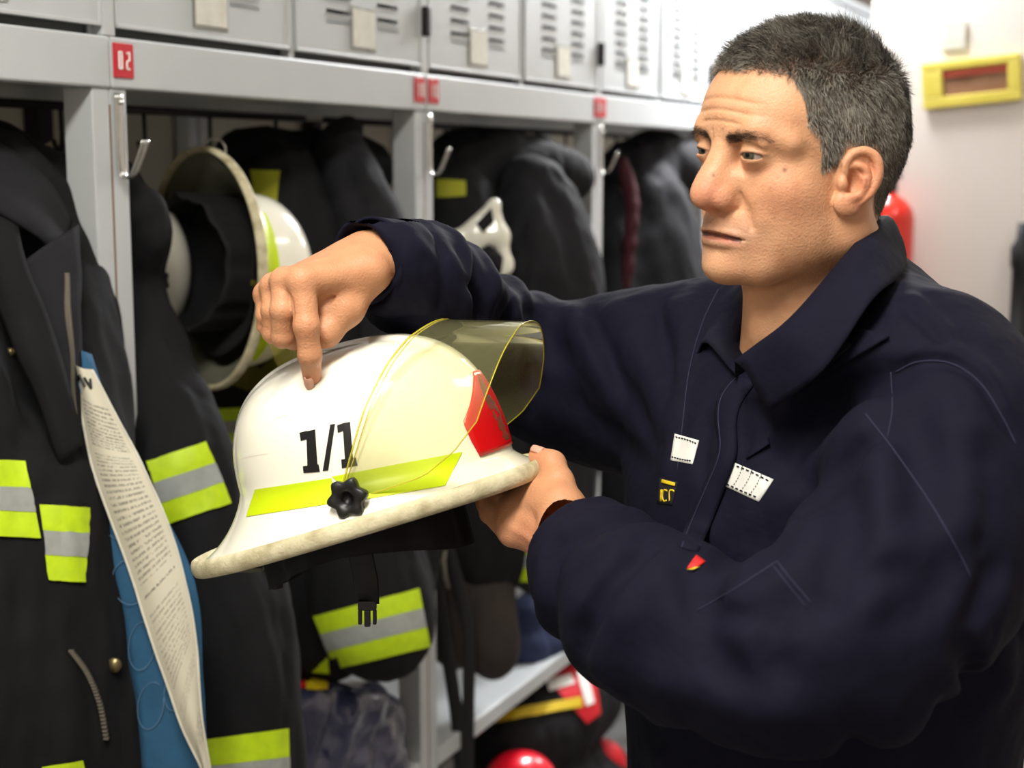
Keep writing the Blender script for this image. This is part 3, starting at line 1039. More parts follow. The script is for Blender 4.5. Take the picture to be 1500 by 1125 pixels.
# ================================================================== THE MAN
SKIN = lin(210, 158, 120)
M['skin'] = mat('skin', SKIN, 0.46, attr=True, sss=0.12, bump=(480, 0.8, 0.0008), noise=(55, 0.20, lin(166, 104, 70)), spec=.4)
M['hair'] = mat('hair', lin(60, 56, 52), 0.5, attr=True, spec=.35)
M['eye'] = mat('eyeball', (1, 1, 1), 0.2, attr=True, coat=.2)
HORG = P(1176, 262, 1.32)
YAW = math.radians(30)
HF = np.array([-math.cos(YAW), -math.sin(YAW), 0])
_l = np.array([math.sin(YAW), -math.cos(YAW), 0])
ROLL = math.radians(4.0)                               # the head leans a little to his left
HL = _l * math.cos(ROLL) - np.array([0, 0, math.sin(ROLL)])
HU = _l * math.sin(ROLL) + np.array([0, 0, math.cos(ROLL)])
HR = np.stack([HF, HL, HU], 1)                        # local (forward, left, up) -> world


def Hw(p): return HORG + np.asarray(p) @ HR.T


FOOT = P(1230, 600, 1.45); FOOT[2] = 0.0
person = thing('person', 'man in dark navy work overalls pointing at the white helmet he holds', 'person', FOOT)


def both(fn):
    for s in (1, -1): fn(s)


def surf_x(f, y, z):
    xs = np.arange(.13, .0, -.0005)
    d = f.sample(np.stack([xs, np.full(len(xs), y), np.full(len(xs), z)], 1))
    k = int(np.argmax(d < 0))
    return np.array([xs[k], y, z])


def head_field():
    f = Field((-.13, -.105, -.185), (.135, .105, .155), .0011)
    E, C = f.ell, f.cap
    E((-.001, 0, .044), (.093, .0765, .086), .01)
    E((.040, 0, .052), (.052, .060, .050), .02)
    E((.036, 0, -.012), (.052, .060, .058), .02)
    E((.030, 0, -.050), (.058, .052, .034), .02)
    for s in (1, -1):
        E((.052, s * .044, -.006), (.020, .019, .016), .02)
        C((-.004, s * .056, -.040), (.060, s * .024, -.072), .016, .017, .02)
        E((.030, s * .046, -.034), (.032, .020, .030), .02)
        C((-.004, s * .058, -.010), (-.002, s * .056, -.045), .014, .016, .02)
        C((.082, s * .006, .036), (.081, s * .032, .041), .009, .008, .012)
        C((.081, s * .032, .041), (.062, s * .054, .034), .008, .007, .012)
    E((.079, 0, -.0735), (.0175, .023, .016), .014)
    E((.070, 0, -.046), (.022, .030, .024), .014)
    # neck
    C((-.014, 0, -.03), (-.034, 0, -.18), .055, .062, .02)
    C((.005, 0, -.07), (-.012, 0, -.18), .035, .047, .025)
    for s in (1, -1):
        C((-.022, s * .056, -.045), (.018, s * .022, -.178), .013, .012, .014)
    E((.032, 0, -.128), (.012, .012, .014), .012)
    # eye sockets
    for s in (1, -1):
        E((.093, s * .032, .022), (.016, .018, .0115), .012, 's')
        E((.088, s * .019, .019), (.010, .007, .010), .010, 's')
    # nose
    f.path([(.081, 0, .034), (.088, 0, .020), (.096, 0, .004), (.103, 0, -.010)], [.0085, .0074, .0085, .0105], .008)
    E((.1050, 0, -.0135), (.0122, .0118, .0115), .006)
    for s in (1, -1):
        E((.0930, s * .0128, -.0165), (.0115, .0070, .0088), .006)
        f.ridge([(.0860, s * .0165, -.0045), (.0820, s * .0215, -.0120), (.0830, s * .0215, -.0215), (.0880, s * .0165, -.0265)], .0035, -.0022)
        C((.083, s * .011, .004), (.092, s * .010, -.010), .007, .008, .009)
    C((.101, 0, -.022), (.089, 0, -.031), .0045, .004, .004)
    for s in (1, -1):
        E((.0975, s * .0080, -.0275), (.0070, .0034, .005), .003, 's')
    # eyelids around the ball
    for s in (1, -1):
        c = np.array((.0765, s * .0300, .0225))
        f.ell(c, (.0143, .0150, .0138), .006)
        a = math.radians(20 * s)
        Rr = np.array([[math.cos(a), -math.sin(a), 0], [math.sin(a), math.cos(a), 0], [0, 0, 1]])
        f.ell(c + Rr @ np.array([.0135, s * .0002, -.0012]), (.0115, .0108, .0027), .0012, 's', Rr)
        f.ridge([c + Rr @ np.array([.013, s * -.010, .0062]), c + Rr @ np.array([.0150, 0, .0075]), c + Rr @ np.array([.0105, s * .013, .0030])], .0028, -.0022)
        f.ridge([c + Rr @ np.array([.013, s * -.006, .0120]), c + Rr @ np.array([.0150, s * .004, .0115]), c + Rr @ np.array([.0105, s * .016, .0060])], .007, .0022)
        f.ridge([c + Rr @ np.array([.014, s * -.009, -.0085]), c + Rr @ np.array([.0150, s * .002, -.0115]), c + Rr @ np.array([.010, s * .014, -.0075])], .0035, -.0020)
        f.ridge([c + Rr @ np.array([.0145, s * -.006, -.0060]), c + Rr @ np.array([.0145, s * .007, -.0062])], .004, .0008)
        # crow's feet
        for dz in (.004, -.001, -.006):
            f.ridge([(.062, s * .0505, .018 + dz), (.052, s * .0580, .019 + dz * 1.8)], .0026, -.0014)
    # mouth
    lipz = lambda y: -.0465 - 2.5 * y * y
    ys = np.linspace(-.029, .029, 9)
    tp = 1 - (np.abs(ys) / .030) ** 2
    up = [surf_x(f, y, lipz(y) + .0034) for y in ys]
    lo_ = [surf_x(f, y, lipz(y) - .0058) for y in ys * .92]
    f.path([p + np.array([-.0026, 0, 0]) for p in up], list(.0010 + .0026 * tp), .0030)
    f.path([p + np.array([-.0030, 0, 0]) for p in lo_], list(.0010 + .0028 * tp), .0030)
    mid = [surf_x(f, y, lipz(y)) for y in ys]
    f.path([p + np.array([-.0002, 0, -.0002]) for p in mid], list(.0006 + .0026 * tp ** 1.6), .0008, 's')

    for s in (1, -1):
        f.ridge([(.0905, s * .0205, -.010), (.0830, s * .0275, -.022), (.0790, s * .0305, -.033), (.0765, s * .0325, -.041)], .0065, -.0024)
        f.ridge([(.0840, s * .033, -.014), (.0760, s * .040, -.034)], .014, .0018)
        f.ridge([(.050, s * .052, -.028), (.046, s * .050, -.050)], .022, -.0015)
        f.ridge([(.040, s * .056, -.020), (.022, s * .062, -.05)], .008, -.0010)
        f.ridge([(.030, s * .060, .055), (.050, s * .058, .045)], .022, -.0020)
    f.ridge([(.086, -.014, -.0610), (.0885, 0, -.0595), (.086, .014, -.0610)], .008, -.0022)
    f.ridge([(.0930, 0, -.034), (.0915, 0, -.041)], .004, -.0012)
    f.ridge([(.0915, 0, .040), (.0885, 0, .028)], .008, -.002)
    # forehead lines, laid on the surface found in the field
    for z, w in ((.0480, .030), (.0570, .044), (.0665, .040)):
        pts = [surf_x(f, y, z + .0022 * math.cos(y * 60) - .0015) for y in np.linspace(-w, w, 11)]
        f.ridge(pts, .0022, -.0011)
        f.ridge([p + np.array([0, 0, .0042]) for p in pts], .0060, .0004)
    for y_ in (-.006, .006):
        f.ridge([surf_x(f, y_, .030), surf_x(f, y_ * 1.2, .042)], .003, -.0012)
    # ears
    for s in (1, -1):
        a = math.radians(24) * s
        ex = np.array([math.cos(a), math.sin(a) * -1, 0]) ; ey = np.array([math.sin(a), math.cos(a), 0]) * 1.0
        ez = np.array([-.12, 0, 1.0]); ez /= np.linalg.norm(ez)
        ey = np.array([0.0, s, 0]) * math.cos(abs(a)) + np.array([math.sin(abs(a)), 0, 0])
        ex = np.array([math.cos(abs(a)), -s * math.sin(abs(a)), 0])     # forwards and inwards
        o = np.array([.0120, s * .0775, .004])
        Q = lambda u, v, w: o + ex * u * .84 + ez * v * .86 + ey * w
        Re = np.stack([ex, ez, ey], 1)
        f.ell(Q(-.003, .002, -.001), (.0158, .0215, .0045), .004, 'u', Re)
        f.ell(Q(.002, -.020, -.002), (.0115, .0110, .0048), .004, 'u', Re)
        f.cap(Q(.004, 0, -.012), Q(-.004, 0, -.004), .012, .012, .006)
        f.ell(Q(.0035, -.001, .0050), (.0080, .0115, .0100), .002, 's', Re)      # concha
        f.ell(Q(-.006, .014, .0050), (.0095, .0080, .0042), .002, 's', Re)
        f.path([Q(.010, .006, .000), Q(.0125, .016, .001), (Q(.006, .0265, .0015)), Q(-.006, .0290, .002), Q(-.0175, .0215, .003), Q(-.0215, .006, .004), Q(-.0175, -.010, .003), Q(-.009, -.020, .001)], [.0028, .0032, .0034, .0036, .0038, .0036, .003, .003], .0015)
        f.path([Q(.002, .016, .002), Q(-.008, .012, .003), Q(-.0115, .000, .003), Q(-.007, -.0125, .002), Q(.003, -.016, .002)], [.0022, .0028, .003, .003, .0032], .002)
        f.ell(Q(.0115, -.003, .001), (.0045, .0060, .0042), .0025, 'u', Re)       # tragus
        f.ell(Q(.0040, -.023, .0000), (.0105, .0095, .0050), .003, 'u', Re)
    return f


HFd = head_field()
hv, hf_ = HFd.mesh(1)


def hair_low(x, y, z):
    """height above which hair grows, seen from the side"""
    ay = np.abs(y)
    side = np.interp(x, [-.12, -.07, -.038, -.024, -.017, .022, .0245, .038, .0405, .044, .054, .058, .062, .085], [-.030, -.030, -.026, -.005, .030, .032, .010, .010, .030, .036, .048, .072, .086, .0905])
    return side


# skin colour: redder nose, ears, lips; grey stubble; brown spots; mouth gap shaded dark

def skin_col(v):
    c = np.tile(np.array(SKIN), (len(v), 1))

    def mixc(w, col, amt=1.0):
        w = np.clip(w * amt, 0, 1)[:, None]
        c[:] = c * (1 - w) + np.array(col)[None] * w
    av = v.copy(); av[:, 1] = np.abs(av[:, 1])
    mixc(blob(av, (.105, 0, -.014), (.016, .022, .018)), lin(204, 122, 100), .75)
    mixc(blob(av, (.06, .05, -.012), (.03, .025, .02)), lin(206, 134, 104), .5)
    mixc(blob(av, (.006, .085, .0), (.03, .012, .035)), lin(206, 124, 94), .6)
    mixc(blob(av, (.082, .0, -.046), (.02, .038, .014)) * (av[:, 2] < -.03), lin(146, 120, 108), .7)
    mixc(blob(av, (.07, .0, -.075), (.05, .045, .022)), lin(180, 134, 106), .45)
    # lips
    lz = -.0465 - 2.5 * v[:, 1] ** 2
    dl = v[:, 2] - lz
    rim = np.clip((.0285 - av[:, 1]) / .006, 0, 1) * (av[:, 0] > .068)
    lipm = rim * np.clip(1.6 - np.where(dl > 0, dl / .0034, -dl / .0052) * 1.3, 0, 1)
    mixc(lipm, lin(168, 92, 78), .7)
    slit = (np.abs(dl + .0002) < .0019) * (av[:, 1] < .027) * (av[:, 0] > .06)  # shade between the lips, painted as a dark red line
    mixc(slit.astype(float), lin(66, 26, 22), .85)
    mixc(blob(av, (.070, .032, .010), (.012, .016, .006)), lin(176, 112, 90), .35)
    for (y_, z_), r_ in (((.0545, .0115), .0013), ((.010, .004), .0010), ((.0485, -.004), .0010), ((.052, .006), .0009), ((.042, -.018), .0009), ((.030, .058), .0009), ((.022, -.008), .0008), ((.050, -.028), .0008)):
        p_ = surf_x(HFd, y_, z_)
        mixc(blob(v, p_, (r_ * 1.5,) * 3), lin(112, 66, 44), .9 if (y_, z_) in ((.0545, .0115), (.010, .004)) else .25)
    mixc(np.clip(vnoise(v, 95, 4) - .25, 0, 1), lin(170, 104, 72), .35)
    # lash line round the eye opening
    for s in (1, -1):
        c_ = np.array((.0765, s * .0300, .0225)); a_ = math.radians(20 * s)
        q_ = v - c_
        yy = -math.sin(a_) * q_[:, 0] + math.cos(a_) * q_[:, 1]; xx = math.cos(a_) * q_[:, 0] + math.sin(a_) * q_[:, 1]
        rr_ = np.sqrt((yy / .0112) ** 2 + ((q_[:, 2] + .0012) / .0031) ** 2)
        w_ = np.clip(1.55 - rr_, 0, .55) / .55 * (xx > .004) * np.where(q_[:, 2] > -.0012, 1.0, .45)
        mixc(w_, lin(62, 40, 32), .85)
        mixc(blob(q_, (.013, 0, -.009), (.012, .014, .004)), lin(176, 116, 92), .35)
        mixc(blob(q_, (.010, s * -.013, .002), (.008, .005, .007)), lin(150, 92, 70), .45)
    # scalp and brows under the hair
    low = hair_low(v[:, 0], v[:, 1], v[:, 2]) + .002 * vnoise(v, 160)
    hm = np.clip((v[:, 2] - low) / .006, 0, 1) * (np.abs(v[:, 1]) < .079)
    mixc(hm, lin(52, 48, 44), .92)
    bz = np.interp(av[:, 1], [.012, .022, .034, .046, .055], [.0350, .0370, .0385, .037, .033])
    bw = .8 * np.exp(-((av[:, 2] - bz) / .0034) ** 2) * np.clip((av[:, 1] - .010) / .005, 0, 1) * np.clip((.054 - av[:, 1]) / .014, 0, 1) * (av[:, 0] > .05)
    mixc(bw, lin(58, 44, 36), .75)
    return c


hcol = skin_col(hv)
hw = Hw(hv)

# eyes
for s in (1, -1):
    c = np.array((.0765, s * .0300, .0225))
    n, m_ = 24, 40
    gd = np.array([1.0, .20, -.03]); gd /= np.linalg.norm(gd)
    a1 = np.cross((0, 0, 1), gd); a1 /= np.linalg.norm(a1); a2 = np.cross(gd, a1)
    G, cc = [], []
    for i in range(n):
        th = (i / (n - 1)) ** 1.3 * math.pi
        ring = []
        for j in range(m_):
            q = 2 * math.pi * j / m_
            rr = .0126 + (.0005 if th < .45 else 0)
            ring.append(Hw(c + rr * (gd * math.cos(th) + math.sin(th) * (a1 * math.cos(q) + a2 * math.sin(q)))))
            cc.append(lin(10, 10, 10) if th < .17 else (lin(66, 64, 50) if th < .42 else (lin(36, 36, 32) if th < .50 else lin(160, 144, 132))))
        G.append(ring)
    v, f = grid_sheet(np.array(G), 0, True)
    eyeo = mesh_obj('eye', v, f, M['eye'], person, col=np.array(cc))


# hair: short strands, one mesh
def strands(name, pts, dirs, lens, cols, width, parent, seg=3, bend=None, mat_='hair'):
    n = len(pts)
    side = np.cross(dirs, rng.normal(size=(n, 3))); side /= np.linalg.norm(side, axis=1, keepdims=True) + 1e-9
    if bend is None: bend = rng.normal(size=(n, 3)) * .25
    V = np.zeros((n, (seg) * 2 + 1, 3))
    for k in range(seg):
        t = k / seg
        ctr = pts + dirs * (lens * t)[:, None] + bend * (lens * t * t)[:, None]
        w = width * (1 - .5 * t)
        V[:, 2 * k] = ctr - side * w; V[:, 2 * k + 1] = ctr + side * w
    V[:, -1] = pts + dirs * lens[:, None] + bend * lens[:, None]
    m_ = seg * 2 + 1
    base = (np.arange(n) * m_)[:, None]
    F4 = []
    for k in range(seg - 1):
        F4.append(base + np.array([2 * k, 2 * k + 1, 2 * k + 3, 2 * k + 2])[None])
    q = np.concatenate(F4).tolist()
    tr = (base + np.array([2 * seg - 2, 2 * seg - 1, 2 * seg])[None]).tolist()
    colv = np.repeat(cols, m_, axis=0)
    o = mesh_obj(name, V.reshape(-1, 3), q + tr, M[mat_], parent, True, colv)
    return o


nv = vnormals(hv, hf_)
fc = hv[hf_].mean(1)
area = np.linalg.norm(np.cross(hv[hf_[:, 2]] - hv[hf_[:, 0]], hv[hf_[:, 3]] - hv[hf_[:, 1]]), axis=1)
low = hair_low(fc[:, 0], fc[:, 1], fc[:, 2])
noear = ~((np.abs(fc[:, 1]) > .0765) & (fc[:, 0] < .026) & (fc[:, 2] < .036) | (np.linalg.norm(fc[:, [0, 2]] - np.array([.008, .0]), axis=1) < .0275) & (np.abs(fc[:, 1]) > .05))
ok = (fc[:, 2] > low + .0015 * rng.normal(size=len(fc))) & noear
cand = np.where(ok)[0]
pr = area[cand] / area[cand].sum()
NH = 62000
pick = rng.choice(cand, NH, p=pr)
jit = rng.random((NH, 2))
A = hv[hf_[pick]]
pp = A[:, 0] * ((1 - jit[:, :1]) * (1 - jit[:, 1:])) + A[:, 1] * (jit[:, :1] * (1 - jit[:, 1:])) + A[:, 2] * (jit[:, :1] * jit[:, 1:]) + A[:, 3] * ((1 - jit[:, :1]) * jit[:, 1:])
nn_ = nv[hf_[pick, 0]]
topw = np.clip((pp[:, 2] - .062) / .050, 0, 1); topw = topw * topw * (3 - 2 * topw)
# combing: forwards on top with a swirl, down and back at the sides
comb = np.stack([.75 * topw - .25 * (1 - topw), .35 * topw * vnoise(pp, 30, 3) + 0 * topw, -.95 * (1 - topw) + .05 * topw], 1)
clump = np.stack([vnoise(pp, 70, 11), vnoise(pp, 70, 12), vnoise(pp, 70, 13)], 1)
d = nn_ * (.55 + .25 * topw)[:, None] + comb + clump * (.35 + .35 * topw)[:, None] + rng.normal(size=(NH, 3)) * .12
d /= np.linalg.norm(d, axis=1, keepdims=True)
ln = .0065 + .0135 * topw + .003 * rng.random(NH)
ln *= np.clip(.55 + (pp[:, 2] - hair_low(pp[:, 0], pp[:, 1], pp[:, 2])) / .03, .5, 1)
g = rng.random(NH)
grey = np.clip(.38 + .25 * (1 - topw) + .25 * rng.normal(size=NH) + .15 * vnoise(pp, 60, 5), 0, 1)
grey *= np.clip((pp[:, 0] + .085) / .05, .35, 1)
cl = np.array(lin(34, 30, 27))[None] * (1 - grey[:, None]) + np.array(lin(172, 166, 154))[None] * grey[:, None] ** 1.3
bend = -nn_ * (.35)
strands('hair', pp @ HR.T + HORG, d @ HR.T, ln, cl, .00018, person, 3, (bend + rng.normal(size=(NH, 3)) * .15) @ HR.T)['kind'] = 'stuff'
# eyebrows and lashes
bp, bd, bl = [], [], []
av = fc.copy()
for s in (1, -1):
    bz = np.interp(s * fc[:, 1], [.012, .022, .034, .046, .055], [.0350, .0370, .0385, .037, .033])
    w = np.exp(-((fc[:, 2] - bz) / .0029) ** 2) * (s * fc[:, 1] > .011) * (s * fc[:, 1] < .050) * (fc[:, 0] > .05) * np.clip((.043 - s * fc[:, 1]) / .012, .07, 1)
    idx = rng.choice(len(fc), 1100, p=w / w.sum())
    bp.append(fc[idx] + rng.normal(size=(1100, 3)) * .0005)
    dd = np.stack([-.35 + 0 * w[idx], s * (.95 + 0 * w[idx]), .12 - 9 * (s * fc[idx, 1] - .02)], 1) + .12 * nv[hf_[idx, 0]] + rng.normal(size=(1100, 3)) * .08
    bd.append(dd / np.linalg.norm(dd, axis=1, keepdims=True))
bp = np.vstack(bp); bd = np.vstack(bd)
nb = len(bp)
strands('eyebrows', bp @ HR.T + HORG, bd @ HR.T, .0035 + .002 * rng.random(nb), np.tile(np.array(lin(64, 50, 40)), (nb, 1)), 0.00012, person, 2)['kind'] = 'stuff'
# ---- hands: fields of capsules in world space, one mesh each, joined to the body mesh below
def finger(f, pts, rads, k=.003):
    """knuckle-to-tip chain; joints swell a little"""
    for i in range(len(pts) - 1):
        f.cap(pts[i], pts[i + 1], rads[i], rads[i + 1], k)
    for i in range(1, len(pts) - 1):
        f.ell(pts[i], (rads[i] * .97,) * 3, .003)


NAILS = []


def nail(tip, back, nrm, w=.0062, l=.0105, rad=.0088):
    """a small curved plate on the finger's back near the tip"""
    tip = np.array(tip); back = np.array(back); nrm = np.array(nrm, float)
    ax = tip - back; ax /= np.linalg.norm(ax)
    nrm = nrm - ax * np.dot(ax, nrm); nrm /= np.linalg.norm(nrm)
    sd = np.cross(ax, nrm)
    G = []
    for i in range(9):
        t = i / 8
        ww = w * (1 - .25 * (2 * t - 1) ** 4) * (1 if t > .12 else .75)
        G.append([tip + ax * (l * (t - .72)) + sd * ww * math.sin(a) * 1.0 + nrm * (rad * (math.cos(a)) - .0002 - (.0012 * t * t)) for a in np.linspace(-.8, .8, 9)])
    return np.array(G)


# right hand, pointing down at the crown of the helmet
Y0 = 1.335
rk = [P(443, 412, 1.315), P(416, 412, 1.325), P(401, 420, 1.342), P(391, 432, 1.358)]      # knuckles index..little
rw = P(533, 386, 1.375)                                                                   # wrist
f = Field(np.array(P(360, 600, 1.30)) - .02, np.array(P(600, 320, 1.46)) + .03, .0011)
# palm: a plate of capsules from the wrist to each knuckle
wo = [P(541, 398, 1.352), P(536, 390, 1.362), P(531, 378, 1.374), P(528, 368, 1.384)]
for i in range(4):
    f.cap(wo[i], rk[i], .0165, .0118 if i else .0128, .012)
f.cap(wo[0], P(470, 436, 1.342), .016, .014, .012)
f.cap(P(560, 382, 1.385), P(520, 392, 1.366), .0250, .0215, .015)
f.cap(P(600, 398, 1.42), P(556, 382, 1.383), .027, .025, .012)
f.cap(P(515, 420, 1.372), P(430, 450, 1.372), .014, .012, .015)
for i in range(4):
    f.ell(rk[i] + np.array([0, -.002, .001]), (.0108, .0102, .0108), .006)
# index, straight down, tip resting on the shell
fi = [rk[0], P(449, 478, 1.305), P(454, 520, 1.309), P(457, 551, 1.322)]
finger(f, fi, [.0122, .0108, .0098, .0084], .005)
# three curled fingers: down, then back under the palm
curl = [([P(414, 455, 1.316), P(414, 493, 1.322), P(430, 497, 1.352), P(447, 470, 1.360)], [.0110, .0100, .0092, .0082]),
        ([P(400, 455, 1.333), P(400, 487, 1.338), P(415, 492, 1.366), P(432, 468, 1.374)], [.0104, .0096, .0088, .0078]),
        ([P(391, 462, 1.350), P(391, 477, 1.354), P(404, 482, 1.380), P(420, 462, 1.386)], [.0094, .0086, .0080, .0072])]
for i, (pts, rr) in enumerate(curl):
    finger(f, [rk[i + 1]] + pts, [.0112] + rr, .0022)
# thumb folded in under the index, seen as the thick wedge on the right
finger(f, [P(532, 408, 1.356), P(508, 452, 1.340), P(478, 487, 1.332), P(457, 497, 1.336)], [.0180, .0150, .0122, .0102], .008)
f.cap(P(520, 400, 1.350), P(470, 448, 1.336), .013, .010, .012)
# creases between the tendons, skin folds over the index joint, web fold at the thumb
f.ridge([P(470, 448, 1.322), P(487, 436, 1.328), P(503, 424, 1.333)], .0045, -.0030)
f.ridge([P(424, 424, 1.312), P(430, 445, 1.305), P(433, 470, 1.302)], .0035, -.0015)
for dy in (-5, 0, 5, 9):
    f.ridge([P(438, 480 + dy, 1.296), P(448, 482 + dy * 1.1, 1.292), P(459, 480 + dy, 1.296)], .0018, -.0006)
for (a_, b_) in (((450, 405), (500, 385)), ((424, 402), (490, 370)), ((405, 410), (480, 362))):
    f.ridge([P(*a_, 1.306), P((a_[0] + b_[0]) / 2, (a_[1] + b_[1]) / 2, 1.322), P(*b_, 1.345)], .006, .0012)
for (a_, b_) in (((480, 428), (497, 404)), ((474, 420), (486, 402))):
    f.ridge([P(*a_, 1.320), P(*b_, 1.332)], .0035, -.0013)
f.ridge([P(500, 398, 1.335), P(509, 385, 1.340)], .010, .0022)
rhv, rhf = f.mesh(1)
NAILS.append(nail(fi[3] + np.array([0, 0, -.0045]), fi[2], (-.35, -1, -.15), .0064, .0118, .0092))

# left hand under the front brim: thumb on top, fingers below
f = Field(np.array(P(690, 870, 1.30)) - .02, np.array(P(900, 640, 1.50)) + .03, .0011)
# wrist and palm
lw = P(836, 790, 1.285)
f.cap(P(880, 800, 1.245), lw, .030, .027, .012)
f.cap(lw, P(800, 752, 1.33), .027, .026, .014)
f.cap(P(822, 742, 1.30), P(790, 722, 1.335), .021, .018, .014)
f.cap(P(808, 800, 1.30), P(752, 758, 1.34), .018, .016, .014)
f.cap(P(800, 762, 1.32), P(762, 744, 1.355), .020, .017, .014)
# thumb: rises at the right, bends over the brim edge, tip on the top face
finger(f, [P(826, 742, 1.308), P(818, 706, 1.322), P(809, 680, 1.340), P(789, 668, 1.352)], [.0165, .0128, .0112, .0092], .008)
# fingers reach left under the brim, away from the camera
lk = [P(770, 728, 1.345), P(752, 745, 1.335), P(745, 764, 1.328), P(750, 782, 1.322)]
for i in range(4):
    f.cap(P(800 - i * 2, 752 + i * 9, 1.32), lk[i], .015, .0118, .010)
    a = lk[i]
    b = a + np.array([-.020, .032, .006 + .002 * i]); c_ = b + np.array([-.006, .022, .012]); e = c_ + np.array([.002, .014, .012])
    finger(f, [a, b, c_, e], [.0112, .0098, .0088, .0078], .0025)
f.ridge([P(752, 742, 1.320), P(775, 752, 1.300), P(800, 775, 1.285)], .008, -.0015)
f.ridge([P(735, 762, 1.318), P(760, 782, 1.30), P(790, 800, 1.28)], .007, .0012)
for dy in (0, 7):
    f.ridge([P(808, 704 + dy, 1.309), P(822, 700 + dy, 1.309)], .0022, -.0010)
f.ridge([P(835, 712, 1.305), P(838, 722, 1.303)], .004, .0016)
lhv, lhf = f.mesh(1)
NAILS.append(nail(P(784, 666, 1.352), P(806, 676, 1.343), (-.1, -.35, 1), .0066, .0115, .0100))


def hand_col(v, tips):
    c = np.tile(np.array(lin(202, 146, 108)), (len(v), 1))
    for p_, r_, a_ in tips:
        w = np.clip(blob(v, p_, (r_,) * 3) * a_, 0, 1)[:, None]
        c = c * (1 - w) + np.array(lin(206, 124, 100)) * w
    w = np.clip(vnoise(v, 80, 6), 0, 1)[:, None] * .3
    return c * (1 - w) + np.array(lin(176, 112, 80)) * w


rhc = hand_col(rhv, [(fi[3], .012, .6), (fi[1], .010, .4)] + [(k, .010, .35) for k in rk])
lhc = hand_col(lhv, [(P(789, 668, 1.352), .012, .6), (P(790, 810, 1.29), .03, .5)])
# ================================================================== OVERALLS
NAVY = lin(14, 14, 31)
M['navy'] = mat('navy work cotton', NAVY, 0.82, noise=(26, 0.35, lin(10, 10, 24)), bump=(15, 0.6, 0.010), weave=(1500, 0.3), spec=.18)
M['navy_trim'] = mat('navy seam thread', lin(36, 36, 62), 0.8)
M['black_cloth'] = mat('black hook and loop', lin(22, 21, 26), 0.9)
M['silver'] = mat('off white reflective patch', lin(214, 214, 208), 0.45, noise=(120, .25, lin(180, 180, 178)))
M['yellow_thread'] = mat('yellow embroidery', lin(222, 190, 30), 0.6)
M['red_thread'] = mat('red embroidery', lin(205, 30, 30), 0.6)
TF = np.array([-.888, -.46, 0.0]); TF /= np.linalg.norm(TF)
TL = np.array([-TF[1], TF[0], 0]) * 1.0                 # his left, towards the camera
TR = np.stack([TF, TL, np.array([0, 0, 1.0])], 1)
TC = np.array([.282, 1.375, 0])


def Tw(a, b, z): return TC + TF * a + TL * b + np.array([0, 0, z])


CF = Field((-.20, .93, .92), (.56, 1.76, 1.60), .0032)
f = CF
f.ell(Tw(.00, 0, 1.33), (.150, .195, .19), .05, R=TR)
f.ell(Tw(.005, 0, 1.18), (.155, .190, .22), .08, R=TR)
f.ell(Tw(-.03, 0, 1.20), (.150, .190, .24), .08, R=TR)
f.ell(Tw(.0, 0, .98), (.150, .185, .2), .08, R=TR)
f.ell(Tw(-.045, .02, 1.33), (.12, .19, .15), .06, R=TR)
# shoulders and yoke
f.cap(P(1225, 460, 1.36), P(1338, 533, 1.235), .056, .064, .05)
f.cap(P(1225, 470, 1.38), P(1060, 490, 1.53), .055, .060, .05)
f.cap(P(1285, 448, 1.38), P(1395, 568, 1.27), .040, .058, .05)
# left arm (near)
f.path([P(1375, 555, 1.235), P(1392, 640, 1.19), P(1360, 780, 1.14), P(1290, 890, 1.10), P(1185, 958, 1.085), P(1060, 945, 1.125), P(960, 905, 1.175), P(890, 850, 1.235), P(852, 808, 1.268)],
       [.066, .074, .076, .077, .068, .063, .061, .053, .041], .022, n=4)
# right arm (far)
f.path([P(1050, 510, 1.52), P(970, 555, 1.57), P(880, 560, 1.61), P(800, 545, 1.62), P(745, 500, 1.60), P(692, 478, 1.55), P(642, 428, 1.48), P(600, 402, 1.43), P(572, 388, 1.405), P(545, 381, 1.385)],
       [.064, .084, .085, .070, .055, .046, .049, .045, .040, .037], .016, n=4)
f.cap(P(960, 560, 1.56), P(1080, 640, 1.46), .08, .09, .06)


def hitf(f, px, py, y0=.95, y1=1.75):
    o_ = np.array([0, 0, CAMZ])
    ys = np.arange(y0, y1, .001)
    far = P(px, py, 1.0) - o_
    pts = o_ + far[None] * ys[:, None]
    d = f.sample(pts)
    q = (pts >= f.lo).all(1) & (pts < f.lo + (f.n - 1) * f.h).all(1)
    d = np.where(q, d, 1)
    k = int(np.argmax(d < 0))
    return pts[k] if d[k] < 0 else None


def fold(path, w, amp, base=None):
    pts = [hitf(CF, *p) for p in path]
    pts = [p for p in pts if p is not None]
    if len(pts) > 1: CF.ridge(pts, w, amp, 5)


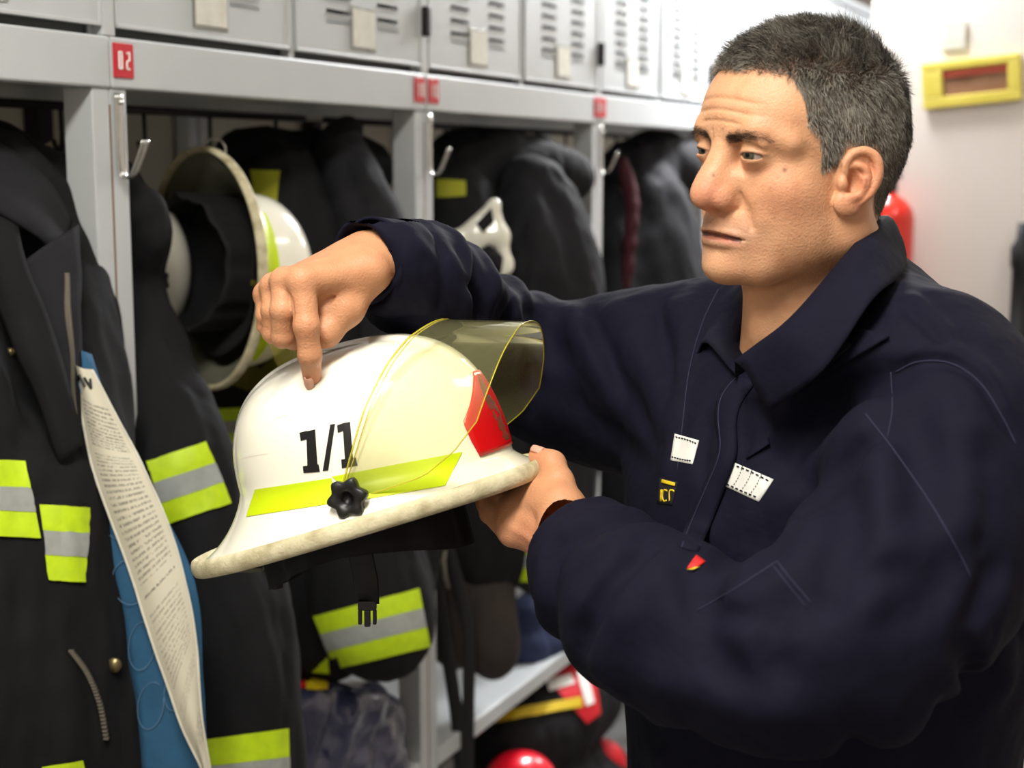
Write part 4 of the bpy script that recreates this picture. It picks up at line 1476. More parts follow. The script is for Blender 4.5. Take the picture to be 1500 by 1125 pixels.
FOLDS = [
    # right forearm: heavy bunched folds behind the cuff
    ([(604, 352), (622, 395), (640, 450), (646, 500)], .022, .011),
    ([(622, 372), (640, 410), (655, 460)], .010, -.009),
    ([(652, 372), (668, 410), (680, 450), (684, 480)], .018, .010),
    ([(676, 412), (692, 440), (702, 480)], .010, -.008),
    ([(722, 420), (744, 440), (756, 470)], .022, .010),
    ([(765, 452), (790, 475), (830, 540)], .016, -.011),
    ([(572, 360), (580, 395), (590, 430)], .009, -.005),
    ([(560, 365), (566, 395), (574, 425)], .008, .004),
    # right upper arm
    ([(825, 446), (850, 480), (872, 530), (900, 590)], .020, .010),
    ([(850, 446), (880, 500), (915, 570), (960, 650)], .014, -.007),
    ([(900, 440), (925, 500), (960, 570), (985, 640)], .022, .006),
    ([(960, 432), (975, 500), (990, 580)], .012, -.005),
    ([(1000, 430), (1003, 500), (1000, 570)], .018, .006),
    ([(820, 560), (900, 640), (960, 690)], .022, -.006),
    # chest: pull from the near armpit towards the placket
    ([(1325, 548), (1270, 560), (1215, 595), (1170, 650), (1148, 700)], .022, -.024),
    ([(1320, 520), (1265, 530), (1205, 565), (1160, 610)], .028, .012),
    ([(1290, 590), (1240, 640), (1190, 690), (1150, 740)], .030, .010),
    ([(1090, 620), (1080, 680), (1050, 760)], .016, -.005),
    ([(1040, 600), (1030, 680), (1000, 780)], .012, -.006),
    ([(1000, 560), (985, 640), (975, 720)], .016, .005),
    # near shoulder: fine gathers and the yoke seam
    ([(1330, 430), (1365, 455), (1400, 495)], .010, .0035),
    ([(1318, 445), (1350, 475), (1385, 515)], .008, -.0028),
    ([(1345, 425), (1390, 465), (1425, 510)], .008, -.0025),
    ([(1310, 470), (1335, 495), (1365, 520)], .010, .003),
    ([(1312, 545), (1345, 530), (1392, 532), (1435, 560), (1468, 610), (1490, 650)], .007, -.0075),
    ([(1312, 532), (1345, 517), (1395, 518), (1445, 548), (1478, 600)], .012, .004),
    # near upper arm: long soft tension folds
    ([(1320, 600), (1345, 690), (1335, 780)], .026, -.007),
    ([(1270, 620), (1300, 720), (1290, 830), (1230, 900)], .030, .008),
    ([(1400, 590), (1425, 700), (1410, 800)], .026, .007),
    ([(1440, 640), (1450, 740), (1440, 830)], .016, -.006),
    ([(1230, 700), (1245, 790), (1200, 870)], .024, -.008),
    ([(1180, 720), (1180, 800), (1130, 870)], .030, .006),
    ([(1464, 820), (1440, 880), (1420, 960), (1400, 1040)], .014, -.014),
    ([(1300, 900), (1360, 870), (1420, 800)], .022, -.006),
    # forearm: the roll behind the cuff and the elbow bunching
    ([(958, 806), (910, 850), (872, 905), (856, 960)], .016, -.018),
    ([(975, 818), (930, 862), (892, 915), (874, 975)], .018, .008),
    ([(1290, 640), (1225, 700), (1170, 760)], .018, -.008),
    ([(1340, 830), (1260, 850), (1180, 905)], .018, -.009),
    ([(1110, 905), (1060, 900), (1000, 870)], .014, -.008),
    ([(900, 790), (875, 840), (850, 900)], .022, .007),
    ([(985, 830), (930, 880), (895, 950), (890, 1000)], .026, .010),
    ([(1060, 840), (1030, 900), (1050, 960), (1080, 990)], .022, -.008),
    ([(1100, 830), (1090, 900), (1110, 960)], .026, .007),
    ([(1150, 860), (1130, 930), (1150, 1000)], .016, -.006),
    ([(930, 1000), (1010, 1010), (1100, 1040), (1180, 1040)], .024, .006),
    ([(1000, 840), (1060, 820), (1110, 790)], .018, -.010),
    # body below the arm
    ([(960, 1060), (955, 1120)], .02, .008), ([(1020, 1075), (1010, 1124)], .016, -.006),
    ([(1250, 1060), (1240, 1124)], .022, -.009), ([(1320, 1030), (1310, 1120)], .024, .008),
    ([(1460, 880), (1470, 960), (1440, 1040)], .02, .008), ([(1380, 1020), (1370, 1110)], .016, -.009),
]
def ring(c, d, w, amp, r=.085):
    """a cloth fold that runs round the sleeve: growth in a slab across the axis d"""
    c = P(*c); d = P(*d) - c; d = d / np.linalg.norm(d)
    sl, g = CF._sub(c - r, c + r)
    X, Y, Z = g
    x, y, z = X - c[0], Y - c[1], Z - c[2]
    s_ = x * d[0] + y * d[1] + z * d[2] + .006 * np.sin(z * 70 + x * 30)
    q = np.sqrt(x * x + y * y + z * z)
    CF.d[sl] -= (amp * np.exp(-(s_ / w) ** 2) * np.clip((r - q) / (r * .3), 0, 1)).astype(np.float32)


for c_, d_, w_, a_ in (
        ((606, 408, 1.44), (650, 440, 1.50), .009, .0075), ((624, 415, 1.46), (672, 445, 1.52), .007, -.0075),
        ((650, 432, 1.49), (700, 462, 1.55), .011, .0075), ((676, 462, 1.53), (716, 482, 1.58), .008, -.009),
        ((582, 392, 1.41), (620, 405, 1.45), .006, -.004),
        ((722, 482, 1.58), (770, 492, 1.60), .012, .006), ((748, 500, 1.60), (780, 495, 1.61), .008, .005), ((772, 520, 1.61), (815, 512, 1.61), .012, -.012),
        ((872, 850, 1.24), (930, 900, 1.18), .009, .005), ((892, 872, 1.22), (950, 925, 1.16), .010, -.008), ((925, 895, 1.19), (985, 930, 1.14), .014, .006)):
    ring(c_, d_, w_, a_)
for pth, w, a_ in FOLDS: fold(pth, w, a_ * 1.35)
# hollow the cuffs so that the wrists come out of them
f.cap(P(522, 380, 1.372), P(575, 390, 1.405), .032, .032, .003, 's')
f.cap(P(826, 790, 1.290), P(880, 845, 1.24), .033, .032, .004, 's')
for e_, t_ in ((P(541, 380, 1.382), P(443, 412, 1.315)), (P(846, 806, 1.270), P(790, 730, 1.33))):
    dr = (t_ - e_) / np.linalg.norm(t_ - e_)
    f.ell(e_ + dr * .10, (.10, .10, .10), .003, 's')
# neck opening
f.cap(Hw((.0, 0, -.06)), Hw((-.022, 0, -.165)), .064, .060, .006, 's')
f.cap(Hw((.05, 0, -.10)), Hw((.015, 0, -.150)), .035, .028, .01, 's')
cv, cf_ = CF.mesh(2)
cn = vnormals(cv, cf_)
cv = cv + cn * (.0011 * vnoise(cv, 38, 1) + .0009 * vnoise(cv * np.array([1, 1, .6]), 75, 2))[:, None]
over = mesh_obj('overalls', cv, cf_, M['navy'], person)
OB = BVHTree.FromPolygons(cv.tolist(), cf_.tolist())


def sew(name, px_path, m, r=.0007, parent=None, n=6):
    """a raised thread or seam line laid on the cloth"""
    pts = []
    for p in spline(px_path, n):
        o_ = np.array([0, 0, CAMZ]); d = P(p[0], p[1], 2.0) - o_; d /= np.linalg.norm(d)
        hit, nn, _, _ = OB.ray_cast(Vector(o_), Vector(d))
        if hit is not None: pts.append(np.array(hit) - d * .0004)
    if len(pts) > 1:
        return MB().tube(pts, r, 5).build(name, m, parent or over, True)


# collar: stand, fold line, turned-down leaf
base = [(1078, 552, 1.280), (1130, 520, 1.262), (1215, 450, 1.275), (1275, 400, 1.315), (1290, 392, 1.375), (1265, 395, 1.43), (1200, 425, 1.445), (1142, 455, 1.41), (1120, 497, 1.37), (1076, 548, 1.295)]
fold_ = [(1079, 529, 1.255), (1158, 469, 1.222), (1236, 380, 1.240), (1278, 332, 1.29), (1292, 318, 1.36), (1275, 325, 1.415), (1200, 372, 1.44), (1102, 426, 1.44), (1062, 467, 1.41), (1037, 503, 1.375)]
outer = [(1126, 602, 1.235), (1205, 545, 1.185), (1278, 440, 1.190), (1318, 402, 1.255), (1323, 370, 1.36), (1305, 372, 1.45), (1200, 430, 1.50), (1085, 470, 1.49), (1030, 505, 1.45), (1018, 532, 1.40)]
cur = [spline([P(*p) for p in c_], 7) for c_ in (base, fold_, outer)]
G = []
for i in range(len(cur[0])):
    a, b, c_ = cur[0][i], cur[1][i], cur[2][i]
    out_ = (c_ - a); out_[2] = 0; out_ /= np.linalg.norm(out_) + 1e-9
    row_ = []
    for t in np.linspace(0, 1, 6): row_.append(a * (1 - t) + b * t)
    for t in np.linspace(0, 1, 9)[1:]:
        p = b * (1 - t) + c_ * t + out_ * .005 * math.sin(math.pi * t) + np.array([0, 0, .004 * math.sin(math.pi * min(1, t * 2))])
        row_.append(p)
    G.append(row_)
G = np.array(G)
wob = vnoise(G.reshape(-1, 3), 40, 8).reshape(G.shape[:2])
G = G + (wob * .0012)[..., None]
v, fcs = grid_sheet(G, .0022)
collar = mesh_obj('collar', v, fcs, M['navy'], over)
o_ = np.mean(G, axis=(0, 1))
st = [G[i, -2] * .8 + G[i, -3] * .2 + (G[i, -2] - o_) / np.linalg.norm(G[i, -2] - o_) * .0012 for i in range(len(G))]
MB().tube(st, .0005, 5).build('stitching', M['navy_trim'], over, True)
# placket running down the chest, thrown over the opening
pl = [(1078, 545), (1052, 575), (1046, 610), (1050, 660), (1030, 710), (1006, 765), (993, 800)]
pr = [(1106, 560), (1085, 590), (1078, 620), (1080, 665), (1060, 720), (1036, 780), (1024, 806)]


def onc(px, py, off=.002):
    o_ = np.array([0, 0, CAMZ]); d = P(px, py, 2.0) - o_; d /= np.linalg.norm(d)
    hit, nn, _, _ = OB.ray_cast(Vector(o_), Vector(d))
    return None if hit is None else np.array(hit) - d * off


L_, R_ = spline(pl, 5), spline(pr, 5)
G = []
for a, b in zip(L_, R_):
    row_ = [onc(*(a * (1 - t) + b * t), off=.003 + .003 * math.sin(math.pi * t)) for t in np.linspace(0, 1, 7)]
    if all(p is not None for p in row_): G.append(row_)
G = np.array(G)
for _ in range(2): G[1:-1] = (G[:-2] + G[1:-1] * 2 + G[2:]) / 4
v, fcs = grid_sheet(G, .003)
plk = mesh_obj('placket', v, fcs, M['navy'], over)
MB().tube([p[1] + np.array([0, -.001, 0]) for p in G], .0005, 5).build('stitching', M['navy_trim'], over, True)


def patch(name, quad, m, off=.0012, th=.0012, n=10, parent=None):
    q = np.array(quad, float)
    G = []
    for i in range(n + 1):
        row_ = []
        for j in range(n + 1):
            a, b = i / n, j / n
            p = (1 - a) * (1 - b) * q[0] + a * (1 - b) * q[1] + a * b * q[2] + (1 - a) * b * q[3]
            row_.append(onc(p[0], p[1], off))
        G.append(row_)
    if any(p is None for r_ in G for p in r_): return None
    G = np.array(G)
    v, fcs = grid_sheet(G, -th if np.cross(G[1, 0] - G[0, 0], G[0, 1] - G[0, 0])[1] > 0 else th)
    return mesh_obj(name, v, fcs, m, parent or over)


def dashes(path, m, parent, r=.0006):
    pts = spline(path, 8)
    mb = MB()
    for i in range(0, len(pts) - 1, 2):
        a, b = onc(*pts[i], off=.0022), onc(*pts[i + 1], off=.0022)
        if a is not None and b is not None: mb.tube([a, b], r, 5)
    if mb.v: mb.build('stitching', m, over, True)['kind'] = 'stuff'


p1 = patch('reflective_patch', [(1070, 675), (1133, 702), (1111, 735), (1055, 709)], M['silver'])
p2 = patch('reflective_patch', [(988, 635), (1024, 645), (1014, 680), (982, 674)], M['silver'])
if p1:
    dashes([(1072, 680), (1100, 691), (1129, 706)], M['navy'], p1); dashes([(1058, 706), (1084, 718), (1110, 729)], M['navy'], p1)
    for t in (.28, .5, .72):
        a = np.array((1070, 675)) * (1 - t) + np.array((1133, 702)) * t; b = np.array((1055, 709)) * (1 - t) + np.array((1111, 735)) * t
        dashes([tuple(a), tuple((a + b) / 2 + (2, 0)), tuple(b)], M['steel_dark'], p1, .0003)
if p2:
    dashes([(990, 640), (1006, 644), (1021, 650)], M['navy'], p2); dashes([(984, 669), (999, 673), (1013, 675)], M['navy'], p2)
# name tape, half of it turned away: a yellow bar and the letters that show
patch('name_tape', [(966, 700), (992, 706), (984, 740), (962, 738)], M['black_cloth'], .001, .0008, 5)
tb = patch('embroidered_bar', [(969, 702), (989, 707), (988, 712), (968, 707)], M['yellow_thread'], .0025, .0006, 4)
for k, q in enumerate(([(967, 717), (970, 717), (969, 734), (966, 734)],)): patch('embroidered_letter', q, M['yellow_thread'], .0025, .0006, 3)
sew('embroidered_letter', [(978, 719), (973, 718), (971, 727), (973, 734), (977, 733)], M['yellow_thread'], .0010)
sew('embroidered_letter', [(981, 734), (981, 720), (985, 718), (988, 720)], M['yellow_thread'], .0010)
patch('flag_badge', [(1006, 832), (1020, 812), (1034, 822), (1018, 832)], M['red_thread'], .002, .0008, 4)
patch('badge_stripe', [(1006, 834), (1018, 831), (1026, 829), (1016, 834)], M['yellow_thread'], .0030, .0006, 3)
# epaulette on the near shoulder with its dark fastening strip
ep = patch('epaulette', [(1192, 560), (1178, 535), (1262, 480), (1302, 492)], M['navy'], .006, .003, 12)
if ep: patch('fastening_strip', [(1190, 556), (1186, 546), (1240, 499), (1247, 505)], M['black_cloth'], .0082, .001, 8)
patch('shoulder_tab', [(1254, 505), (1250, 490), (1290, 482), (1296, 494)], M['navy'], .004, .0015, 6)
# chest pocket flap behind the strip of patches, sleeve pocket seams, shoulder seams
patch('pocket_flap', [(1092, 672), (1100, 655), (1125, 640), (1128, 650)], M['navy'], .004, .002, 6)
sew('seam', [(1312, 545), (1345, 530), (1392, 532), (1435, 560), (1468, 610), (1488, 650)], M['navy_trim'], .0006)
sew('seam', [(1268, 606), (1310, 660), (1362, 735), (1400, 800), (1425, 850)], M['navy_trim'], .0006)
sew('seam', [(1305, 545), (1307, 600), (1300, 640)], M['navy_trim'], .0005)
sew('seam', [(1052, 424), (1030, 470), (1010, 540), (1000, 620), (992, 690)], M['navy_trim'], .0005)
sew('pocket_seam', [(1020, 895), (1080, 860), (1138, 822)], M['navy_trim'], .0005)
sew('pocket_seam', [(1138, 822), (1160, 850), (1190, 885)], M['navy_trim'], .0005)
sew('pocket_seam', [(1134, 830), (1154, 856), (1182, 890)], M['navy_trim'], .0004)


# cuffs: bands at the wrists
def cuff(name, a, b, r0, r1):
    a = np.array(a); b = np.array(b); ax = (b - a) / np.linalg.norm(b - a)
    u_ = np.cross(ax, (0, 0, 1)); u_ /= np.linalg.norm(u_); w_ = np.cross(ax, u_)
    G = []
    for t in np.linspace(0, 1, 6):
        c_ = a * (1 - t) + b * t; r = r0 * (1 - t) + r1 * t
        G.append([c_ + (u_ * math.cos(q) + w_ * math.sin(q)) * r * (1 + .03 * math.sin(3 * q + 1) + .02 * math.sin(5 * q)) for q in np.linspace(0, 2 * math.pi, 40, endpoint=False)])
    v, fcs = grid_sheet(np.array(G), .003, True)
    return mesh_obj(name, v, fcs, M['navy'], over)


cuff('cuff', P(540, 380, 1.380), P(575, 388, 1.405), .037, .040)
cuff('cuff', P(843, 803, 1.272), P(880, 840, 1.243), .0385, .045)

# trouser legs and boots, below the frame
LF = Field((.02, 1.05, .06), (.56, 1.72, 1.06), .009)
for s, fx in ((1, .03), (-1, -.02)):
    LF.cap(Tw(0, s * .09, 1.0), Tw(fx * .5, s * .10, .52), .115, .085, .04)
    LF.cap(Tw(fx * .5, s * .10, .52), Tw(fx, s * .11, .13), .085, .078, .03)
LF.ell(Tw(0, 0, .98), (.145, .18, .13), .05, R=TR)
lv, lf_ = LF.mesh(2)
mesh_obj('trouser_legs', lv, lf_, M['navy'], over)
for s, fx in ((1, .03), (-1, -.02)):
    BF = Field(Tw(fx, s * .11, 0) - .25, Tw(fx, s * .11, .25) + .25, .007)
    BF.cap(Tw(fx, s * .11, .06), Tw(fx, s * .11, .2), .05, .055, .03)
    BF.cap(Tw(fx - .03, s * .11, .045), Tw(fx + .16, s * .125, .042), .042, .040, .03)
    lo_b = -1.0
    bv, bf = BF.mesh(2)
    bv[:, 2] = np.maximum(bv[:, 2], .002)
    mesh_obj('boot', bv, bf, M['rubber'], person)

# ---- the body, one mesh: head and neck, trunk and arms inside the cloth, both hands
BFd = Field((-.06, 1.0, 1.0), (.5, 1.7, 1.56), .008)
f = BFd
f.ell(Tw(0, 0, 1.30), (.09, .13, .2), .05, R=TR)
f.cap(Hw((-.03, 0, -.14)), Hw((-.04, 0, -.22)), .05, .07, .04)
f.path([P(1375, 565, 1.24), P(1350, 780, 1.14), P(1185, 952, 1.09), P(960, 880, 1.19), P(880, 812, 1.25)], [.045, .042, .038, .034, .028], .02)
f.path([P(1060, 520, 1.52), P(900, 560, 1.60), P(770, 520, 1.61), P(660, 440, 1.51), P(600, 400, 1.43)], [.045, .042, .036, .032, .028], .02)
tv, tf_ = BFd.mesh(1)
V = [hw, tv, rhv, lhv]; FF = [hf_, tf_, rhf, lhf]; CC = [hcol, np.tile(np.array(SKIN), (len(tv), 1)), rhc, lhc]
off = np.cumsum([0] + [len(a) for a in V[:-1]])
mesh_obj('body', np.vstack(V), np.vstack([a + o for a, o in zip(FF, off)]), M['skin'], person, True, np.vstack(CC))
for G in NAILS:
    v, fcs = grid_sheet(G, .0006)
    mesh_obj('fingernail', v, fcs, M['skin'], person, True, np.tile(np.array(lin(216, 164, 142)), (len(v), 1)))
# ================================================================== GEAR IN THE LOCKERS
M['coat'] = mat('black turnout cloth', lin(19, 19, 22), 0.85, noise=(18, .5, lin(12, 12, 14)), bump=(90, 0.35, 0.002), weave=(900, .2), spec=.3)
M['coat_grey'] = mat('charcoal turnout cloth', lin(32, 32, 36), 0.85, noise=(14, .6, lin(15, 15, 17)), bump=(80, 0.35, 0.002), spec=.3)
M['coat_brown'] = mat('brown black cloth', lin(50, 42, 38), 0.85, noise=(14, .6, lin(30, 26, 26)), bump=(80, 0.35, 0.002))
M['lime_band'] = mat('lime band', lin(196, 226, 24), 0.55, noise=(60, 0.45, lin(160, 190, 20)), bump=(200, .3, .0008))
M['grey_band'] = mat('silver band', lin(160, 164, 160), 0.4, noise=(70, 0.4, lin(130, 134, 130)))
M['blue_lining'] = mat('blue quilted lining', lin(40, 88, 122), 0.8, noise=(30, .4, lin(30, 66, 98)), bump=(60, .4, .003))
M['shaded_lime'] = mat('shaded lime cloth', lin(150, 152, 24), .7)  # lime darkened in its colour for the shade inside the bays
M['zip'] = mat('zip metal', lin(130, 124, 112), 0.35, 0.6)
M['brass'] = mat('brass snap', lin(140, 124, 88), 0.35, 0.8)
M['plastic_bag'] = mat('dark glossy plastic wrap', lin(50, 52, 76), 0.12, bump=(14, 1.0, .02), coat=.8)
M['red_bag'] = mat('red cloth', lin(200, 20, 34), 0.6)
M['yellow'] = mat('yellow webbing', lin(206, 176, 20), 0.6)


def soft(name, label, cat, prims, mat_, h=.007, wob=.004, group=None, grooves=(), part='coat_body', vs=(30, 30, 7)):
    pts = np.array([P(*q) for pr in prims for q in pr[0]])
    rm = max(max(pr[1]) if not np.isscalar(pr[1]) else pr[1] for pr in prims)
    t = thing(name, label, cat, (pts[:, 0].mean(), pts[:, 1].mean(), pts[:, 2].min()), group)
    f = Field(pts.min(0) - rm - .03, pts.max(0) + rm + .03, h)
    for pr in prims:
        f.path([P(*q) for q in pr[0]], pr[1], pr[2] if len(pr) > 2 else .03, n=4)
    for g_, w, a in grooves:
        pp = []
        for q in g_:
            hh_ = hitf(f, q[0], q[1], max(.9, f.lo[1]), f.lo[1] + f.n[1] * f.h)
            if hh_ is not None: pp.append(hh_)
        if len(pp) > 1: f.ridge(pp, w, a, 4)
    v, fc_ = f.mesh(2)
    n_ = vnormals(v, fc_)
    v = v + n_ * (wob * vnoise(v * np.array(vs) / 10, 10 / 1, 3) + wob * .5 * vnoise(v * np.array(vs) / 10, 24, 4))[:, None]
    mesh_obj(part, v, fc_, mat_, t)
    bv = BVHTree.FromPolygons(v.tolist(), fc_.tolist())
    return t, bv


def band(bvh, q, parent, off=.004, n=(14, 6), mats=('lime_band', 'grey_band', 'lime_band'), split=(0, .34, .66, 1)):
    """lime / silver / lime reflective band; q = top-left, top-right, bottom-right, bottom-left"""
    q = np.array(q, float)
    names = {'lime_band': 'lime_stripe', 'grey_band': 'silver_stripe', 'blue_lining': 'lining', 'red_bag': 'red_stripe', 'shaded_lime': 'lime_stripe', 'yellow': 'yellow_stripe'}
    for k in range(len(mats)):
        a, b = split[k], split[k + 1]
        tl = q[0] * (1 - a) + q[3] * a; tr = q[1] * (1 - a) + q[2] * a
        br = q[1] * (1 - b) + q[2] * b; bl = q[0] * (1 - b) + q[3] * b
        ray_decal(names[mats[k]], [[tl, tr, br, bl]], bvh, M[mats[k]], parent, off + .0008 * (k % 2), n=n)


def on_b(bvh, px, py, off=.003):
    o_ = np.array([0, 0, CAMZ]); d = P(px, py, 2.0) - o_; d /= np.linalg.norm(d)
    hit, nn, _, _ = bvh.ray_cast(Vector(o_), Vector(d))
    return None if hit is None else np.array(hit) - d * off


def zipper(bvh, path, parent, n=10, r=.0016):
    pts = [on_b(bvh, *p) for p in spline(path, n)]
    pts = [p for p in pts if p is not None]
    if len(pts) < 2: return
    tp = MB().tube([p + np.array([0, .002, 0]) for p in pts], .0035, 8, flat=.3).build('zip_tape', M['coat'], parent, True)
    mb = MB()
    for i, p in enumerate(pts[:-1]):
        d = pts[i + 1] - p; L = np.linalg.norm(d)
        for k in range(max(1, int(L / .005))):
            c = p + d * (k * .005 / L)
            mb.box(lambda a, b, c_: c + np.array([a, b, c_]), (-.0028, -.0060, -.0013), (.0028, -.002, .0013))
    tag(mb.build('zip_teeth', M['zip'], tp), kind='stuff')


# ---- coat nearest the camera at the left edge
c1, b1 = soft('turnout_coat', 'black turnout coat hanging open at the left edge, zip and blue lining showing', 'coat', [
    ([(-40, 250, 1.92), (20, 330, 1.92), (40, 480, 1.86), (45, 700, 1.78), (60, 950, 1.74), (60, 1250, 1.74)], [.05, .085, .095, .10, .115, .12], .05),
    ([(-60, 480, 1.72), (-40, 700, 1.66), (-20, 1000, 1.64), (-10, 1250, 1.64)], [.05, .055, .065, .07], .02),
    ([(-80, 205, 1.86), (20, 238, 1.84), (78, 300, 1.86), (96, 380, 1.86)], [.03, .028, .024, .018], .012),
    ([(20, 290, 1.97), (92, 318, 1.98), (104, 420, 1.96), (108, 560, 1.88)], [.045, .045, .045, .04], .03),
    ([(40, 640, 1.70), (70, 760, 1.68), (60, 980, 1.66), (60, 1250, 1.66)], [.03, .045, .05, .05], .02),
    ([(80, 560, 1.76), (92, 700, 1.75), (115, 860, 1.75), (130, 1000, 1.75), (140, 1250, 1.75)], [.02, .03, .035, .04, .04], .03),
], M['coat'], .0060, .0065, 'coats in the open lockers', grooves=[
    ([(10, 330), (35, 410), (60, 500), (90, 570)], .020, -.016), ([(45, 400), (80, 500), (105, 590)], .016, .008),
    ([(20, 640), (60, 700), (70, 850), (80, 1000)], .014, -.012), ([(0, 250), (60, 290), (95, 350)], .018, -.010),
    ([(105, 900), (130, 980), (140, 1080)], .016, -.010), ([(120, 600), (128, 740), (130, 860)], .010, -.008)])
band(b1, [(-60, 672), (36, 677), (58, 788), (-60, 782)], c1)
band(b1, [(57, 739), (130, 744), (122, 853), (70, 849)], c1)
band(b1, [(62, 1122), (118, 1113), (125, 1145), (60, 1150)], c1, mats=('lime_band',), split=(0, 1))

zipper(b1, [(106, 952), (130, 985), (148, 1030), (158, 1085)], c1)
for px, py, r_ in ((16, 515, .005), (168, 973, .0085)):
    p = on_b(b1, px, py, .002)
    if p is not None: MB().tube([p, p + np.array([0, -.005, 0])], r_, 16).build('snap', M['brass'], c1, True)



def px_sheet(name, left, right, m, parent, nu=10, bulge=.012, thick=.002, n=7, wv=0.002, uvs=False):
    L_, R_ = spline(left, n), spline(right, n)
    G = []
    for a, b in zip(L_, R_):
        row_ = []
        for t in np.linspace(0, 1, nu):
            c = a * (1 - t) + b * t
            p = P(*c); p[1] -= bulge * math.sin(math.pi * t)
            row_.append(p)
        G.append(row_)
    G = np.array(G)
    G[..., 1] += wv * vnoise(G.reshape(-1, 3), 22, 5).reshape(G.shape[:2]) * 2
    v, f = grid_sheet(G, -thick)
    o = mesh_obj(name, v, f, m, parent)
    return o, G


fac, FG = px_sheet('zip_facing', [(34, 385, 1.73), (44, 450, 1.72), (66, 520, 1.715), (90, 575, 1.71), (108, 630, 1.705)],
                   [(112, 330, 1.80), (117, 400, 1.77), (117, 470, 1.745), (116, 540, 1.73), (117, 632, 1.71)], M['coat_grey'], c1, bulge=.012, thick=.003, wv=.003)
fl, FLG = px_sheet('storm_flap', [(-30, 300, 1.72), (-20, 400, 1.70), (20, 500, 1.68), (60, 590, 1.67), (90, 680, 1.67)],
                   [(18, 300, 1.745), (40, 390, 1.715), (70, 470, 1.70), (98, 560, 1.69), (120, 650, 1.69)], M['coat'], c1, bulge=.010, thick=.004, wv=.003)
MB().tube([q + np.array([0, -.002, 0]) for q in FLG[:, -1]], .0022, 6).build('flap_edge', M['coat_grey'], fl, True)
co, CG = px_sheet('collar_flap', [(-40, 190, 1.80), (20, 222, 1.80), (70, 262, 1.82), (106, 318, 1.84)],
                  [(-40, 300, 1.70), (10, 318, 1.72), (60, 350, 1.75), (106, 400, 1.79)], M['coat_grey'], c1, bulge=.03, thick=.004, wv=.004)
zt = MB()
for i in range(6, len(FG) - 2):
    for k in range(3):
        q = FG[i, -3] * (1 - k / 3) + FG[i + 1, -3] * (k / 3)
        zt.box(lambda a, b, c_: q + np.array([a, b, c_]), (-.0035, -.007, -.0016), (.0035, -.003, .0016))
tag(zt.build('zip_teeth', M['zip'], fac), kind='stuff')
lng, LG = px_sheet('blue_lining', [(112, 505, 1.745), (122, 600, 1.735), (140, 720, 1.72), (165, 840, 1.70), (188, 960, 1.69), (204, 1060, 1.68), (214, 1180, 1.68)],
                   [(132, 520, 1.745), (175, 640, 1.735), (232, 740, 1.72), (272, 815, 1.71), (291, 880, 1.70), (298, 1000, 1.69), (306, 1180, 1.69)], M['blue_lining'], c1, bulge=.010)
# quilting thread loops on the lining
qs = MB()
for i in range(4, len(LG) - 4, 6):
    for j in (2, 6):
        c = LG[i, j]; ux = LG[i, j + 1] - c; uy = LG[i + 1, j] - c
        ux /= np.linalg.norm(ux); uy /= np.linalg.norm(uy)
        cc = [c + (ux * math.cos(q) * .020 + uy * math.sin(q) * .026) + np.array([0, -.004, 0]) for q in np.linspace(0, 5.6, 18)]
        qs.tube(cc, .0005, 4)
tag(qs.build('quilting', mat('pale thread', lin(96, 130, 160), .8), lng, True), kind='stuff')

# the long white printed label sewn to the lining: rows of small print in the material
mt = bpy.data.materials.new('printed label cloth'); mt.use_nodes = True
nt = mt.node_tree; N = nt.nodes; L = nt.links; bs = N['Principled BSDF']; bs.inputs['Roughness'].default_value = .75
uvn = N.new('ShaderNodeTexCoord'); sp = N.new('ShaderNodeSeparateXYZ'); L.new(uvn.outputs['UV'], sp.inputs[0])


def mth(op, a, b=None):
    n = N.new('ShaderNodeMath'); n.operation = op
    for i, x in enumerate((a, b)):
        if x is None: continue
        if isinstance(x, (int, float)): n.inputs[i].default_value = x
        else: L.new(x, n.inputs[i])
    return n.outputs[0]


rown = mth('MULTIPLY', sp.outputs[1], 92.0)
fr_ = mth('FRACT', rown); rid = mth('FLOOR', rown)
line = mth('MULTIPLY', mth('GREATER_THAN', fr_, .28), mth('LESS_THAN', fr_, .72))
cx_ = N.new('ShaderNodeCombineXYZ')
L.new(mth('MULTIPLY', sp.outputs[0], 34.0), cx_.inputs[0]); L.new(mth('MULTIPLY', rid, 7.31), cx_.inputs[1]); L.new(mth('MULTIPLY', fr_, 1.6), cx_.inputs[2])
ns = N.new('ShaderNodeTexNoise'); ns.inputs['Scale'].default_value = 1.0; ns.inputs['Detail'].default_value = 1.0
L.new(cx_.outputs[0], ns.inputs['Vector'])
word = mth('GREATER_THAN', ns.outputs['Fac'], .47)
# blocks: headings, gaps between paragraphs
cr = N.new('ShaderNodeValToRGB'); cr.color_ramp.interpolation = 'CONSTANT'
el = cr.color_ramp.elements
el[0].position = 0; el[0].color = (0, 0, 0, 1); el[1].position = .075; el[1].color = (1, 1, 1, 1)
for p_, c_ in ((.205, 0), (.225, .8), (.47, 0), (.485, 1), (.50, 0), (.52, .6), (.66, 0), (.69, .5), (.73, 0), (.80, .7), (.87, 0)):
    e_ = el.new(p_); e_.color = (c_, c_, c_, 1)
L.new(sp.outputs[1], cr.inputs[0])
inx = mth('MULTIPLY', mth('GREATER_THAN', sp.outputs[0], .14), mth('LESS_THAN', sp.outputs[0], .88))
ink = mth('MULTIPLY', mth('MULTIPLY', mth('MULTIPLY', line, word), inx), cr.outputs[0])
mx = N.new('ShaderNodeMix'); mx.data_type = 'RGBA'
L.new(mth('MULTIPLY', ink, .75), mx.inputs['Factor']); mx.inputs[6].default_value = (*lin(206, 200, 180), 1); mx.inputs[7].default_value = (*lin(70, 66, 62), 1)
L.new(mx.outputs[2], bs.inputs['Base Color'])
